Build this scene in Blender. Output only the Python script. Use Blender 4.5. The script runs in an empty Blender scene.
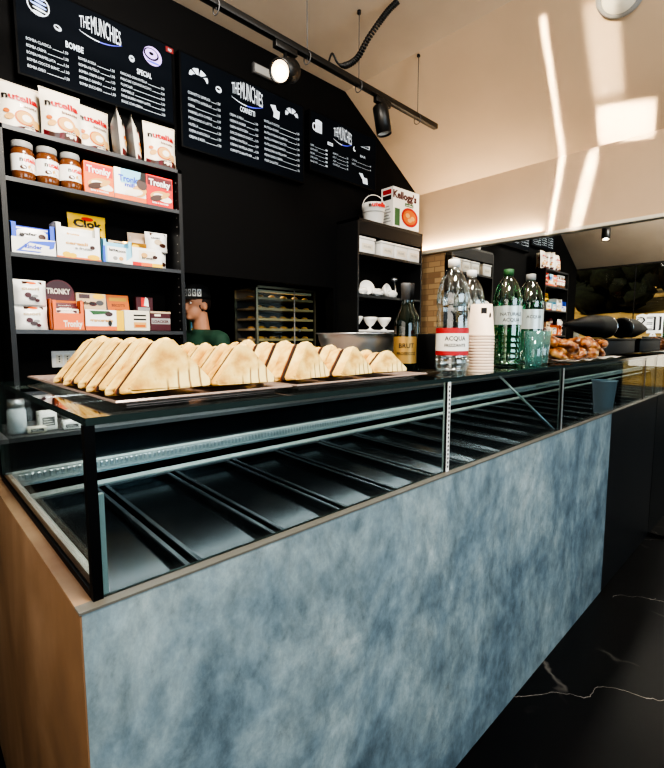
import bpy, bmesh, math, random
from mathutils import Vector, Matrix
random.seed(7)
sc = bpy.context.scene
COL = sc.collection
PI = math.pi

# ------------------------------------------------------------------ materials
MATS = {}
def lin(h):
    h = h.lstrip('#')
    c = [int(h[i:i+2], 16) / 255 for i in (0, 2, 4)]
    return tuple(x / 12.92 if x <= .04045 else ((x + .055) / 1.055) ** 2.4 for x in c) + (1,)
def new(name):
    m = bpy.data.materials.new(name); m.use_nodes = True
    nt = m.node_tree
    b = nt.nodes['Principled BSDF']
    MATS[name] = m
    return m, nt, b
def mat(name, col, rough=.5, metal=0., emit=0., noise=0., nscale=12., bump=0., spec=.5, coat=0.):
    m, nt, b = new(name)
    c = lin(col)
    b.inputs['Base Color'].default_value = c
    b.inputs['Roughness'].default_value = rough
    b.inputs['Metallic'].default_value = metal
    b.inputs['Specular IOR Level'].default_value = spec
    b.inputs['Coat Weight'].default_value = coat
    if emit:
        b.inputs['Emission Color'].default_value = c
        b.inputs['Emission Strength'].default_value = emit
    if noise or bump:
        tc = nt.nodes.new('ShaderNodeTexCoord')
        n = nt.nodes.new('ShaderNodeTexNoise')
        n.inputs['Scale'].default_value = nscale; n.inputs['Detail'].default_value = 6
        nt.links.new(tc.outputs['Object'], n.inputs['Vector'])
        if noise:
            r = nt.nodes.new('ShaderNodeValToRGB')
            r.color_ramp.elements[0].position = .3; r.color_ramp.elements[1].position = .7
            r.color_ramp.elements[0].color = tuple(x * (1 - noise) for x in c[:3]) + (1,)
            r.color_ramp.elements[1].color = tuple(min(1, x * (1 + noise)) for x in c[:3]) + (1,)
            nt.links.new(n.outputs['Fac'], r.inputs['Fac'])
            nt.links.new(r.outputs['Color'], b.inputs['Base Color'])
        if bump:
            bp = nt.nodes.new('ShaderNodeBump'); bp.inputs['Strength'].default_value = bump
            bp.inputs['Distance'].default_value = .01
            nt.links.new(n.outputs['Fac'], bp.inputs['Height']); nt.links.new(bp.outputs['Normal'], b.inputs['Normal'])
    return m
def clear(name, tint, refl=1.0, rough=.01, ior=1.45, edge=None, haze=0.):
    """thin clear sheet: tinted see-through plus a Fresnel mirror layer"""
    m, nt, b = new(name)
    out = nt.nodes['Material Output']; nt.nodes.remove(b)
    t = nt.nodes.new('ShaderNodeBsdfTransparent'); t.inputs['Color'].default_value = lin(tint)
    g = nt.nodes.new('ShaderNodeBsdfGlossy'); g.inputs['Roughness'].default_value = rough
    g.inputs['Color'].default_value = (refl, refl, refl, 1)
    r0 = ((ior - 1) / (ior + 1)) ** 2
    lw = nt.nodes.new('ShaderNodeLayerWeight'); lw.inputs['Blend'].default_value = .5
    pw = nt.nodes.new('ShaderNodeMath'); pw.operation = 'POWER'; pw.inputs[1].default_value = 5
    f = nt.nodes.new('ShaderNodeMath'); f.operation = 'MULTIPLY_ADD'; f.inputs[1].default_value = 1 - r0; f.inputs[2].default_value = r0
    nt.links.new(lw.outputs['Facing'], pw.inputs[0]); nt.links.new(pw.outputs[0], f.inputs[0])
    mx = nt.nodes.new('ShaderNodeMixShader')
    base = t.outputs[0]
    if haze:
        d = nt.nodes.new('ShaderNodeBsdfDiffuse'); d.inputs['Color'].default_value = lin(edge or 'ffffff')
        m2 = nt.nodes.new('ShaderNodeMixShader'); m2.inputs[0].default_value = haze
        nt.links.new(t.outputs[0], m2.inputs[1]); nt.links.new(d.outputs[0], m2.inputs[2]); base = m2.outputs[0]
    nt.links.new(f.outputs[0], mx.inputs[0]); nt.links.new(base, mx.inputs[1]); nt.links.new(g.outputs[0], mx.inputs[2])
    nt.links.new(mx.outputs[0], out.inputs['Surface'])
    return m
def ramp_mat(name, stops, scale=(1, 1, 1), nscale=3., detail=8., rough=.5, dist=0., bump=0., metal=0., rlo=.5, coat=0.):
    m, nt, b = new(name)
    tc = nt.nodes.new('ShaderNodeTexCoord'); mp = nt.nodes.new('ShaderNodeMapping')
    mp.inputs['Scale'].default_value = scale
    n = nt.nodes.new('ShaderNodeTexNoise'); n.inputs['Scale'].default_value = nscale
    n.inputs['Detail'].default_value = detail; n.inputs['Distortion'].default_value = dist
    n.inputs['Roughness'].default_value = rlo
    r = nt.nodes.new('ShaderNodeValToRGB'); els = r.color_ramp.elements
    while len(els) < len(stops): els.new(.5)
    for e, (p, c) in zip(els, stops):
        e.position = p; e.color = lin(c)
    nt.links.new(tc.outputs['Object'], mp.inputs['Vector']); nt.links.new(mp.outputs[0], n.inputs['Vector'])
    nt.links.new(n.outputs['Fac'], r.inputs['Fac']); nt.links.new(r.outputs['Color'], b.inputs['Base Color'])
    b.inputs['Roughness'].default_value = rough; b.inputs['Metallic'].default_value = metal
    b.inputs['Coat Weight'].default_value = coat
    if bump:
        bp = nt.nodes.new('ShaderNodeBump'); bp.inputs['Strength'].default_value = bump; bp.inputs['Distance'].default_value = .01
        nt.links.new(n.outputs['Fac'], bp.inputs['Height']); nt.links.new(bp.outputs['Normal'], b.inputs['Normal'])
    return m

mat('black_paint', '0b0b0c', .75, spec=.15)
mat('black_matt', '121214', .6, spec=.3)
mat('shelf_black', '191a1c', .45, spec=.4)
mat('shelf_edge', '34363a', .4)
mat('gloss_black', '040405', .55, spec=.12)
mat('pan_black', '15171a', .18, spec=.7)
mat('pan_rim', '4a4e52', .25, spec=.7)
mat('rim_grey', '66635c', .4)
mat('deck_black', '14171b', .2, spec=.6)
mat('track_black', '0a0a0a', .4)
mat('plaster', 'cbb9a4', .9, noise=.05, nscale=3, bump=.05)
mat('plaster_warm', 'ccb295', .9, noise=.04, nscale=2.5, bump=.05)
mat('ledge_white', 'e6dfcd', .5)
mat('chrome', 'c9cdd2', .15, 1.0)
mat('cup_white_glow', 'dbe7f0', .5, emit=.1)  # faint emission stands in for light on the shaded cup
mat('foil', '7d8083', .35, .7)
mat('steel', 'd0d4d8', .3, .9)
mat('alu', 'c3c9cc', .35, .8)
mat('alu_light', 'd3d8d4', .4, .2)
mat('white', 'f1f0ec', .5)
mat('white_gloss', 'f6f5f1', .25)
mat('cream', 'efe6d6', .45)
mat('ivory', 'e9e2cf', .5)
mat('ink', '1a1512', .5)
mat('red', 'b3161b', .4)
mat('bright_red', 'd62a22', .4)
mat('dark_red', '5d0f18', .4)
mat('maroon', '4a1a20', .4)
mat('orange', 'e8743a', .45)
mat('orange_deep', 'c86a22', .5)
mat('yellow', 'f2c51e', .4)
mat('blue', '2b46c4', .4)
mat('royal', '3a5fd8', .4)
mat('light_blue', '8fd0ea', .4)
mat('tan', 'd7a765', .6)
mat('gold', 'b98a3c', .3, .85)
mat('gold_label', 'b08d4f', .45, .5)
mat('choco', '3f2114', .3)
mat('hazel', '6d3f22', .12, coat=.6)
mat('grey', '9a9a98', .5)
mat('grey_dark', '4c4c4e', .5)
mat('beige_card', 'c9b393', .6)
mat('green', '33623a', .5)
mat('label_red', 'b3262e', .5)
mat('label_silver', 'bfc8c6', .35, .4)
mat('paper', 'f3f1ea', .7)
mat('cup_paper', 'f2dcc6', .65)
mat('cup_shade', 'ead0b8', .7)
mat('menu_face', '0d1219', .65, emit=.12, spec=.05)
mat('menu_frame', '0a0b0d', .5, spec=.1)
mat('menu_white', 'c8d2dc', .5, emit=.6)
mat('menu_dim', 'aab4be', .5, emit=.6)
mat('menu_blue', '8fa9e8', .5, emit=.8)
mat('menu_deep', '4a4fc0', .5, emit=.8)
mat('menu_lilac', 'b79be0', .5, emit=.9)
mat('menu_red', '7a1a1a', .5, emit=.05)
mat('lamp_glow', 'ffffff', .5, emit=14.)
mat('led_strip', 'ffe3bb', .5, emit=3.)
mat('skin', 'b98467', .55)
mat('shirt', '1c4030', .8, noise=.15)
mat('trousers', '15161a', .8)
mat('cap_black', '141416', .7)
mat('hair', '20140e', .7)
mat('fill_ham', '7a3c22', .6, noise=.3, nscale=40)
mat('fill_dark', '2e190d', .6, noise=.4, nscale=50)
mat('fill_green', '8c8f3a', .6)
mat('cream_fill', 'f0e3c4', .5)
mat('bun', 'c99552', .5, noise=.25)
mat('rack_metal', '6f6a58', .35, .6)
mat('tray_dark', '7a665a', .35, .3)
mat('tray_rim', '93827a', .3, .3)
mat('glass_edge', '34423f', .15)
mat('glass_edge_white', '283434', .08)
mat('soil', 'b08f55', .95, noise=.4, nscale=1.2)
mat('asphalt', '6b6a66', .9, noise=.15)
mat('tree_leaf', '131a0d', .95, noise=.8, nscale=5.0)
mat('trunk', '2b2016', .9)
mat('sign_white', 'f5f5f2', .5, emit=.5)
mat('sign_ink', '303236', .5)
mat('sign_green', '5fb04a', .5, emit=.3)
clear('pane', 'f0f6f4', .9, ior=1.5)
clear('pane_front', 'dfe9ea', .75, ior=1.45)
clear('rack_glass', 'e6ebe6', .25, ior=1.3)
clear('window_glass', 'f4f6f5', .3, ior=1.3)
clear('pet', 'eef3f3', 1., rough=.06, ior=2.2)
clear('pet_green', '9fd4b4', 1., rough=.06, ior=2.1)
clear('water_green', '5cb48c', 1., rough=.05, ior=1.5, haze=.18, edge='63c094')
clear('water_teal', '6cc0b4', 1., rough=.05, ior=1.5, haze=.25, edge='9fe0dc')
clear('tumbler', 'd7efec', 1., rough=.03, ior=1.7, haze=.08, edge='b8e6e4')
clear('milky', 'dfe6ea', .8, rough=.15, ior=1.5, haze=.8, edge='dfeaf2')
mat('bottle_glass', '0c140c', .06, coat=.6)

# concrete-look laminate of the counter front
def concrete_mat():
    m, nt, b = new('concrete'); L = nt.links.new
    tc = nt.nodes.new('ShaderNodeTexCoord')
    def noise(sc_, det, rough, dist, scale=(1, 1, 1)):
        mp = nt.nodes.new('ShaderNodeMapping'); mp.inputs['Scale'].default_value = scale
        n = nt.nodes.new('ShaderNodeTexNoise'); n.inputs['Scale'].default_value = sc_; n.inputs['Detail'].default_value = det
        n.inputs['Roughness'].default_value = rough; n.inputs['Distortion'].default_value = dist
        L(tc.outputs['Object'], mp.inputs['Vector']); L(mp.outputs[0], n.inputs['Vector']); return n
    def ramp(src, stops):
        r = nt.nodes.new('ShaderNodeValToRGB'); els = r.color_ramp.elements
        while len(els) < len(stops): els.new(.5)
        for e, (p, c) in zip(els, stops): e.position = p; e.color = lin(c)
        L(src, r.inputs['Fac']); return r
    a = ramp(noise(3.2, 10, .68, .4, (1, 1, .8)).outputs['Fac'], [(.3, '536069'), (.45, '73838c'), (.6, '8d9a9e'), (.76, 'b0b7b6')])
    k = ramp(noise(7, 8, .7, .3, (1, 1, .7)).outputs['Fac'], [(.3, '5c6a72'), (.5, 'b4b8b8'), (.75, 'f2f2ee')])
    mx = nt.nodes.new('ShaderNodeMix'); mx.data_type = 'RGBA'; mx.blend_type = 'OVERLAY'; mx.inputs['Factor'].default_value = .6
    L(a.outputs['Color'], mx.inputs['A']); L(k.outputs['Color'], mx.inputs['B'])
    fine = ramp(noise(26, 8, .75, .2, (1, 1, .6)).outputs['Fac'], [(.28, '4a4a4a'), (.42, 'b4b4b4'), (.7, 'ffffff')])
    m2 = nt.nodes.new('ShaderNodeMix'); m2.data_type = 'RGBA'; m2.blend_type = 'OVERLAY'; m2.inputs['Factor'].default_value = .4
    L(mx.outputs['Result'], m2.inputs['A']); L(fine.outputs['Color'], m2.inputs['B']); L(m2.outputs['Result'], b.inputs['Base Color'])
    b.inputs['Roughness'].default_value = .42
concrete_mat()
ramp_mat('bronze', [(.25, '5c4636'), (.5, '86664a'), (.75, 'a8876a')], (1, 1, .5), 3.0, 8, .5, .4, rlo=.6)
ramp_mat('bronze_rim', [(.3, '7d5c44'), (.7, 'a08468')], (1, 1, 1), 6, 5, .45)
ramp_mat('laminate_falloff', [(.3, '0c0d10'), (.7, '17191d')], (1, 1, .5), 3, 6, .45)
# toasted bread
def bread_mat():
    m, nt, b = new('bread')
    tc = nt.nodes.new('ShaderNodeTexCoord')
    n = nt.nodes.new('ShaderNodeTexNoise'); n.inputs['Scale'].default_value = 16; n.inputs['Detail'].default_value = 7
    r = nt.nodes.new('ShaderNodeValToRGB'); e = r.color_ramp.elements
    e[0].position = .28; e[0].color = lin('bd8238'); e[1].position = .6; e[1].color = lin('fbe39c')
    k = e.new(.45); k.color = lin('ebc470')
    nt.links.new(tc.outputs['Object'], n.inputs['Vector']); nt.links.new(n.outputs['Fac'], r.inputs['Fac'])
    w = nt.nodes.new('ShaderNodeTexWave'); w.wave_type = 'BANDS'; w.bands_direction = 'X'
    w.inputs['Scale'].default_value = 11; w.inputs['Distortion'].default_value = 1.6; w.inputs['Detail'].default_value = 2
    nt.links.new(tc.outputs['Object'], w.inputs['Vector'])
    wr = nt.nodes.new('ShaderNodeValToRGB'); wr.color_ramp.elements[0].position = .86; wr.color_ramp.elements[1].position = 1.
    wr.color_ramp.elements[0].color = (0, 0, 0, 1); wr.color_ramp.elements[1].color = (.9, .9, .9, 1)
    nt.links.new(w.outputs['Fac'], wr.inputs['Fac'])
    mx = nt.nodes.new('ShaderNodeMix'); mx.data_type = 'RGBA'
    mx.inputs['B'].default_value = lin('7a4a1c')
    n3 = nt.nodes.new('ShaderNodeTexNoise'); n3.inputs['Scale'].default_value = 13; nt.links.new(tc.outputs['Object'], n3.inputs['Vector'])
    g3 = nt.nodes.new('ShaderNodeValToRGB'); g3.color_ramp.elements[0].position = .47; g3.color_ramp.elements[1].position = .55
    nt.links.new(n3.outputs['Fac'], g3.inputs['Fac'])
    mm = nt.nodes.new('ShaderNodeMath'); mm.operation = 'MULTIPLY'
    nt.links.new(wr.outputs['Color'], mm.inputs[0]); nt.links.new(g3.outputs['Color'], mm.inputs[1])
    nt.links.new(mm.outputs[0], mx.inputs['Factor']); nt.links.new(r.outputs['Color'], mx.inputs['A'])
    nt.links.new(mx.outputs['Result'], b.inputs['Base Color'])
    b.inputs['Roughness'].default_value = .65
    bp = nt.nodes.new('ShaderNodeBump'); bp.inputs['Strength'].default_value = .3; bp.inputs['Distance'].default_value = .004
    nt.links.new(n.outputs['Fac'], bp.inputs['Height']); nt.links.new(bp.outputs['Normal'], b.inputs['Normal'])
bread_mat()
ramp_mat('croissant', [(.36, '4f250e'), (.53, '9c5a26'), (.74, 'e2b677')], (1, 1, 1), 22, 5, .35, .2, .2, coat=.3)
# black marble floor with thin white veins
def floor_mat():
    m, nt, b = new('floor_marble')
    L = nt.links.new
    tc = nt.nodes.new('ShaderNodeTexCoord')
    nz = nt.nodes.new('ShaderNodeTexNoise'); nz.inputs['Scale'].default_value = 2.2; nz.inputs['Detail'].default_value = 5
    L(tc.outputs['Object'], nz.inputs['Vector'])
    mx = nt.nodes.new('ShaderNodeMix'); mx.data_type = 'RGBA'; mx.inputs['Factor'].default_value = .35
    L(tc.outputs['Object'], mx.inputs['A']); L(nz.outputs['Color'], mx.inputs['B'])
    v = nt.nodes.new('ShaderNodeTexVoronoi'); v.feature = 'DISTANCE_TO_EDGE'; v.inputs['Scale'].default_value = 1.55
    L(mx.outputs['Result'], v.inputs['Vector'])
    r = nt.nodes.new('ShaderNodeValToRGB'); e = r.color_ramp.elements
    e[0].position = 0; e[0].color = (1, 1, 1, 1); e[1].position = .012; e[1].color = (0, 0, 0, 1)
    L(v.outputs['Distance'], r.inputs['Fac'])
    n2 = nt.nodes.new('ShaderNodeTexNoise'); n2.inputs['Scale'].default_value = 1.7; n2.inputs['Detail'].default_value = 2
    L(tc.outputs['Object'], n2.inputs['Vector'])
    r2 = nt.nodes.new('ShaderNodeValToRGB'); r2.color_ramp.elements[0].position = .5; r2.color_ramp.elements[1].position = .62
    L(n2.outputs['Fac'], r2.inputs['Fac'])
    mu = nt.nodes.new('ShaderNodeMath'); mu.operation = 'MULTIPLY'
    L(r.outputs['Color'], mu.inputs[0]); L(r2.outputs['Color'], mu.inputs[1])
    sx = nt.nodes.new('ShaderNodeSeparateXYZ'); L(mx.outputs['Result'], sx.inputs[0])
    def mth(op, a, b_=None):
        q = nt.nodes.new('ShaderNodeMath'); q.operation = op
        for i_, v_ in enumerate((a, b_)):
            if v_ is None: continue
            if isinstance(v_, (int, float)): q.inputs[i_].default_value = v_
            else: L(v_, q.inputs[i_])
        return q.outputs[0]
    ln = mth('ADD', mth('MULTIPLY', sx.outputs['X'], .9), sx.outputs['Y'])      # a slanting vein family
    fr = mth('ABSOLUTE', mth('SUBTRACT', mth('FRACT', mth('MULTIPLY', mth('ADD', ln, -.17), 1.55)), .5))
    vein = mth('MULTIPLY', mth('LESS_THAN', fr, .002), mth('GREATER_THAN', n2.outputs['Fac'], .42))
    tot = mth('MAXIMUM', mth('MULTIPLY', mu.outputs[0], .35), mth('MULTIPLY', vein, .8))
    c = nt.nodes.new('ShaderNodeMix'); c.data_type = 'RGBA'
    c.inputs['A'].default_value = lin('0b0b0d'); c.inputs['B'].default_value = lin('a9a29a')
    L(tot, c.inputs['Factor']); L(c.outputs['Result'], b.inputs['Base Color'])
    b.inputs['Roughness'].default_value = .35; b.inputs['Specular IOR Level'].default_value = .15
floor_mat()
def brick_mat():
    m, nt, b = new('brick')
    tc = nt.nodes.new('ShaderNodeTexCoord'); mp = nt.nodes.new('ShaderNodeMapping')
    mp.inputs['Rotation'].default_value = (0, PI/2, PI/2)
    mp.inputs['Rotation'].default_value = (0, 0, 0)
    sx = nt.nodes.new('ShaderNodeSeparateXYZ'); cx = nt.nodes.new('ShaderNodeCombineXYZ')
    nt.links.new(tc.outputs['Object'], sx.inputs[0])
    nt.links.new(sx.outputs['Y'], cx.inputs['X']); nt.links.new(sx.outputs['Z'], cx.inputs['Y'])
    t = nt.nodes.new('ShaderNodeTexBrick')
    t.inputs['Color1'].default_value = lin('8f6f50'); t.inputs['Color2'].default_value = lin('b8996f'); t.inputs['Mortar'].default_value = lin('8a6f50')
    t.inputs['Scale'].default_value = 6.5; t.inputs['Brick Width'].default_value = .9; t.inputs['Row Height'].default_value = .35; t.inputs['Mortar Size'].default_value = .03
    nt.links.new(cx.outputs[0], t.inputs['Vector']); nt.links.new(t.outputs['Color'], b.inputs['Base Color'])
    b.inputs['Roughness'].default_value = .85
brick_mat()
m, nt, b = new('mirror'); b.inputs['Base Color'].default_value = (.72, .74, .72, 1); b.inputs['Metallic'].default_value = 1; b.inputs['Roughness'].default_value = 0.0

# ------------------------------------------------------------------ mesh builder
_font = None
TEXTCACHE = {}
def text_geo(s, bold=0.0):
    key = (s, bold)
    if key in TEXTCACHE: return TEXTCACHE[key]
    cu = bpy.data.curves.new('lettering', 'FONT'); cu.body = s; cu.size = 1.; cu.resolution_u = 2
    cu.offset = bold; cu.align_x = 'LEFT'; cu.fill_mode = 'FRONT'
    o = bpy.data.objects.new('lettering', cu); COL.objects.link(o)
    dg = bpy.context.evaluated_depsgraph_get(); dg.update()
    me = bpy.data.meshes.new_from_object(o.evaluated_get(dg))
    vs = [v.co.copy() for v in me.vertices]; fs = [tuple(p.vertices) for p in me.polygons]
    bpy.data.objects.remove(o); bpy.data.curves.remove(cu); bpy.data.meshes.remove(me)
    if vs:
        x0 = min(v.x for v in vs); x1 = max(v.x for v in vs); y0 = min(v.y for v in vs); y1 = max(v.y for v in vs)
    else: x0 = x1 = y0 = y1 = 0
    TEXTCACHE[key] = (vs, fs, x0, x1, y0, y1)
    return TEXTCACHE[key]

class MB:
    def __init__(s): s.v = []; s.f = []; s.mi = []; s.sm = []; s.mats = []
    def idx(s, m):
        if m not in s.mats: s.mats.append(m)
        return s.mats.index(m)
    def add(s, vs, fs, m, M=None, smooth=False):
        b = len(s.v); i = s.idx(m)
        for p in vs:
            p = Vector(p)
            s.v.append(M @ p if M else p)
        for f in fs:
            s.f.append(tuple(b + k for k in f)); s.mi.append(i); s.sm.append(smooth)
        return s
    def box(s, x0, x1, y0, y1, z0, z1, m, M=None, bev=0., seg=2):
        if bev:
            bm = bmesh.new(); bmesh.ops.create_cube(bm, size=1)
            for v in bm.verts:
                v.co = Vector((x0 + (v.co.x + .5) * (x1 - x0), y0 + (v.co.y + .5) * (y1 - y0), z0 + (v.co.z + .5) * (z1 - z0)))
            bmesh.ops.bevel(bm, geom=bm.edges[:], offset=bev, segments=seg, profile=.5, affect='EDGES')
            bm.verts.index_update()
            vs = [v.co.copy() for v in bm.verts]; fs = [tuple(v.index for v in f.verts) for f in bm.faces]
            bm.free()
            return s.add(vs, fs, m, M, seg > 1)
        vs = [(x, y, z) for x in (x0, x1) for y in (y0, y1) for z in (z0, z1)]
        fs = [(0, 1, 3, 2), (4, 6, 7, 5), (0, 4, 5, 1), (2, 3, 7, 6), (0, 2, 6, 4), (1, 5, 7, 3)]
        return s.add(vs, fs, m, M)
    def glassbox(s, x0, x1, y0, y1, z0, z1, face, edge, thin):
        """box whose two broad faces (normal axis thin) are clear and whose edges are in the edge colour"""
        vs = [(x, y, z) for x in (x0, x1) for y in (y0, y1) for z in (z0, z1)]
        fs = {'x': [(0, 1, 3, 2), (4, 6, 7, 5)], 'y': [(0, 4, 5, 1), (2, 3, 7, 6)], 'z': [(0, 2, 6, 4), (1, 5, 7, 3)]}
        for k, ff in fs.items(): s.add(vs, ff, face if k == thin else edge)
        return s
    def prism(s, poly, a, b, m, M=None, axis='y', smooth=False, caps=True):
        n = len(poly)
        def P(u, w, t): return {'y': (u, t, w), 'x': (t, u, w), 'z': (u, w, t)}[axis]
        vs = [P(u, w, a) for u, w in poly] + [P(u, w, b) for u, w in poly]
        fs = [(i, (i + 1) % n, n + (i + 1) % n, n + i) for i in range(n)]
        s.add(vs, fs, m, M, smooth)
        if caps: s.add(vs, [tuple(range(n - 1, -1, -1)), tuple(range(n, 2 * n))], m, M)
        return s
    def lathe(s, prof, m, seg=24, M=None, smooth=True, sx=1., cap=True):
        vs = []; fs = []; n = len(prof)
        for r, z in prof:
            for k in range(seg):
                a = 2 * PI * k / seg; vs.append((r * math.cos(a) * sx, r * math.sin(a), z))
        for i in range(n - 1):
            for k in range(seg):
                fs.append((i * seg + k, i * seg + (k + 1) % seg, (i + 1) * seg + (k + 1) % seg, (i + 1) * seg + k))
        if cap:
            if prof[0][0] > 1e-5: fs.append(tuple(range(seg - 1, -1, -1)))
            if prof[-1][0] > 1e-5: fs.append(tuple((n - 1) * seg + k for k in range(seg)))
        return s.add(vs, fs, m, M, smooth)
    def tube(s, pts, r, m, seg=8, M=None, closed=False, smooth=True):
        pts = [Vector(p) for p in pts]; n = len(pts)
        rr = r if isinstance(r, (list, tuple)) else [r] * n
        vs = []; fs = []
        t0 = (pts[1] - pts[0]).normalized()
        ref = Vector((0, 0, 1)) if abs(t0.z) < .9 else Vector((1, 0, 0))
        u = t0.cross(ref).normalized()
        for i, p in enumerate(pts):
            if closed: t = (pts[(i + 1) % n] - pts[i - 1])
            else: t = pts[min(i + 1, n - 1)] - pts[max(i - 1, 0)]
            t.normalize()
            u = (u - t * u.dot(t)).normalized(); w = t.cross(u)
            for k in range(seg):
                a = 2 * PI * k / seg
                vs.append(p + (u * math.cos(a) + w * math.sin(a)) * rr[i])
        m_ = n if closed else n - 1
        for i in range(m_):
            j = (i + 1) % n
            for k in range(seg):
                fs.append((i * seg + k, i * seg + (k + 1) % seg, j * seg + (k + 1) % seg, j * seg + k))
        if not closed: fs += [tuple(range(seg - 1, -1, -1)), tuple((n - 1) * seg + k for k in range(seg))]
        return s.add(vs, fs, m, M, smooth)
    def ball(s, c, r, m, seg=16, ring=10, M=None):
        if not isinstance(r, (tuple, list)): r = (r, r, r)
        vs = []; fs = []
        for i in range(ring + 1):
            th = PI * i / ring
            for k in range(seg):
                a = 2 * PI * k / seg
                vs.append((c[0] + r[0] * math.sin(th) * math.cos(a), c[1] + r[1] * math.sin(th) * math.sin(a), c[2] + r[2] * math.cos(th)))
        for i in range(ring):
            for k in range(seg):
                fs.append((i * seg + k, (i + 1) * seg + k, (i + 1) * seg + (k + 1) % seg, i * seg + (k + 1) % seg))
        return s.add(vs, fs, m, M, True)
    def text(s, t, x, z, h, m, y=0., w=None, align='l', bold=.02, fn=None, M=None, face='-y', rot=0.):
        """flat lettering facing -Y: left/centre at x, baseline z, capital height h, optional fitted width w"""
        vs, fs, x0, x1, y0, y1 = text_geo(t, bold)
        if not vs: return s
        cap = .69
        k = h / cap; wx = (x1 - x0) * k; kx = k
        if w: kx = w / (x1 - x0); wx = w
        ox = x - (wx / 2 if align == 'c' else wx if align == 'r' else 0)
        out = []
        for v in vs:
            px = ox + (v.x - x0) * kx; pz = z + v.y * k
            if rot:
                dx, dz = px - x, pz - z
                px = x + dx * math.cos(rot) - dz * math.sin(rot); pz = z + dx * math.sin(rot) + dz * math.cos(rot)
            if fn: out.append(fn(px, pz))
            else: out.append((px, y, pz))
        return s.add(out, fs, m, M)
    def flat(s, poly, m, y=0., fn=None, M=None):
        """polygon in XZ facing -Y"""
        a = sum(poly[i][0] * poly[(i + 1) % len(poly)][1] - poly[(i + 1) % len(poly)][0] * poly[i][1] for i in range(len(poly)))
        if a < 0: poly = poly[::-1]
        return s.add([fn(u, w) if fn else (u, y, w) for u, w in poly], [tuple(range(len(poly)))], m, M)
    def oval(s, x, z, rx, rz, m, y=0., fn=None, n=20, rot=0., a0=0., a1=2 * PI, M=None):
        pts = []
        for k in range(n):
            a = a0 + (a1 - a0) * k / (n if a1 - a0 > 6.28 else n - 1)
            u, w = rx * math.cos(a), rz * math.sin(a)
            pts.append((x + u * math.cos(rot) - w * math.sin(rot), z + u * math.sin(rot) + w * math.cos(rot)))
        return s.flat(pts, m, y, fn, M)
    def rect(s, x0, x1, z0, z1, m, y=0., fn=None, M=None):
        return s.flat([(x0, z0), (x1, z0), (x1, z1), (x0, z1)], m, y, fn, M)
    def build(s, name, parent=None, loc=None, rz=0., rot=None):
        me = bpy.data.meshes.new(name)
        me.from_pydata([tuple(v) for v in s.v], [], s.f)
        for m in s.mats: me.materials.append(MATS[m])
        me.polygons.foreach_set('material_index', s.mi)
        me.polygons.foreach_set('use_smooth', s.sm)
        me.update()
        o = bpy.data.objects.new(name, me); COL.objects.link(o)
        if parent: o.parent = parent
        if loc: o.location = loc
        if rot: o.rotation_euler = rot
        elif rz: o.rotation_euler = (0, 0, rz)
        return o
def tag(o, label, cat, group=None):
    o['label'] = label; o['category'] = cat
    if group: o['group'] = group
    return o
def thing(name, label, cat, loc=(0, 0, 0), rz=0., group=None, rot=None):
    o = bpy.data.objects.new(name, None); COL.objects.link(o); o.location = loc
    o.rotation_euler = rot if rot else (0, 0, rz); o.empty_display_size = .05
    return tag(o, label, cat, group)
def struct(name, mb): 
    o = mb.build(name); o['kind'] = 'structure'; return o
def dup(root, label, loc, rot=None, group=None, scale=None):
    r = root.copy(); COL.objects.link(r); r.location = loc
    if rot is not None: r.rotation_euler = rot
    if scale: r.scale = scale
    r['label'] = label
    if group: r['group'] = group
    for ch in list(root.children):
        c = ch.copy(); COL.objects.link(c); c.parent = r
        for g in list(ch.children):
            d = g.copy(); COL.objects.link(d); d.parent = c
    return r

# ------------------------------------------------------------------ dimensions
XL, XR = -.68, 3.93        # left shop window, right wall
YB = 2.85                  # black wall behind the counter
YF = -2.8                  # wall behind the photographer
ZC = 3.51
TOPZ = 1.33                # top of the glass counter shelf

# ------------------------------------------------------------------ room shell
struct('floor', MB().box(XL - .1, XR + .1, YF - .1, 4.3, -.06, 0, 'floor_marble'))
c = MB()
c.add([(.85, YF, ZC), (2.88, YF, ZC), (2.88, 4.3, ZC), (.85, 4.3, ZC)], [(0, 1, 2, 3)], 'plaster')
c.add([(2.88, YF, ZC), (XR + .01, YF, 2.88), (XR + .01, 4.3, 2.88), (2.88, 4.3, ZC)], [(0, 1, 2, 3)], 'plaster_warm')
c.add([(.85, YF, ZC), (XL, YF, 2.62), (XL, 4.3, 2.62), (.85, 4.3, ZC)], [(3, 2, 1, 0)], 'plaster')
c.add([(XL - .1, YF - .1, 3.7), (XR + .1, YF - .1, 3.7), (XR + .1, 4.4, 3.7), (XL - .1, 4.4, 3.7)], [(0, 1, 2, 3)], 'plaster')
struct('ceiling', c)
# black back wall with the opening to the back room
w = MB()
OX0, OX1, OZ = 1.29, 2.74, 1.875
w.prism([(XL, 0), (OX0, 0), (OX0, OZ), (OX1, OZ), (OX1, 0), (XR, 0), (XR, 2.88), (2.88, ZC), (.85, ZC), (XL, 2.62)], YB, YB + .1, 'black_paint')
struct('wall_back', w)
w = MB()
w.box(1.0, 3.3, 4.15, 4.2, 0, 2.4, 'black_matt'); w.box(1.0, 1.03, YB + .1, 4.2, 0, 2.4, 'black_matt'); w.box(3.27, 3.3, YB + .1, 4.2, 0, 2.4, 'black_matt')
w.box(1.0, 3.3, YB + .1, 4.2, 2.37, 2.4, 'black_matt')
struct('wall_back_room', w)
w = MB()
w.box(XR, XR + .12, YF, YB, 2.3, 2.9, 'plaster_warm')
w.box(XR + .012, XR + .12, YF, 2.52, 0, 2.3, 'black_matt')
struct('wall_right', w)
struct('wall_right_brick', MB().box(XR - .004, XR + .12, 2.52, YB, 0, 2.3, 'brick'))
struct('trim_1', MB().box(XR - .04, XR + .02, YF, YB, 2.283, 2.31, 'ledge_white', bev=.004))
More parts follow.
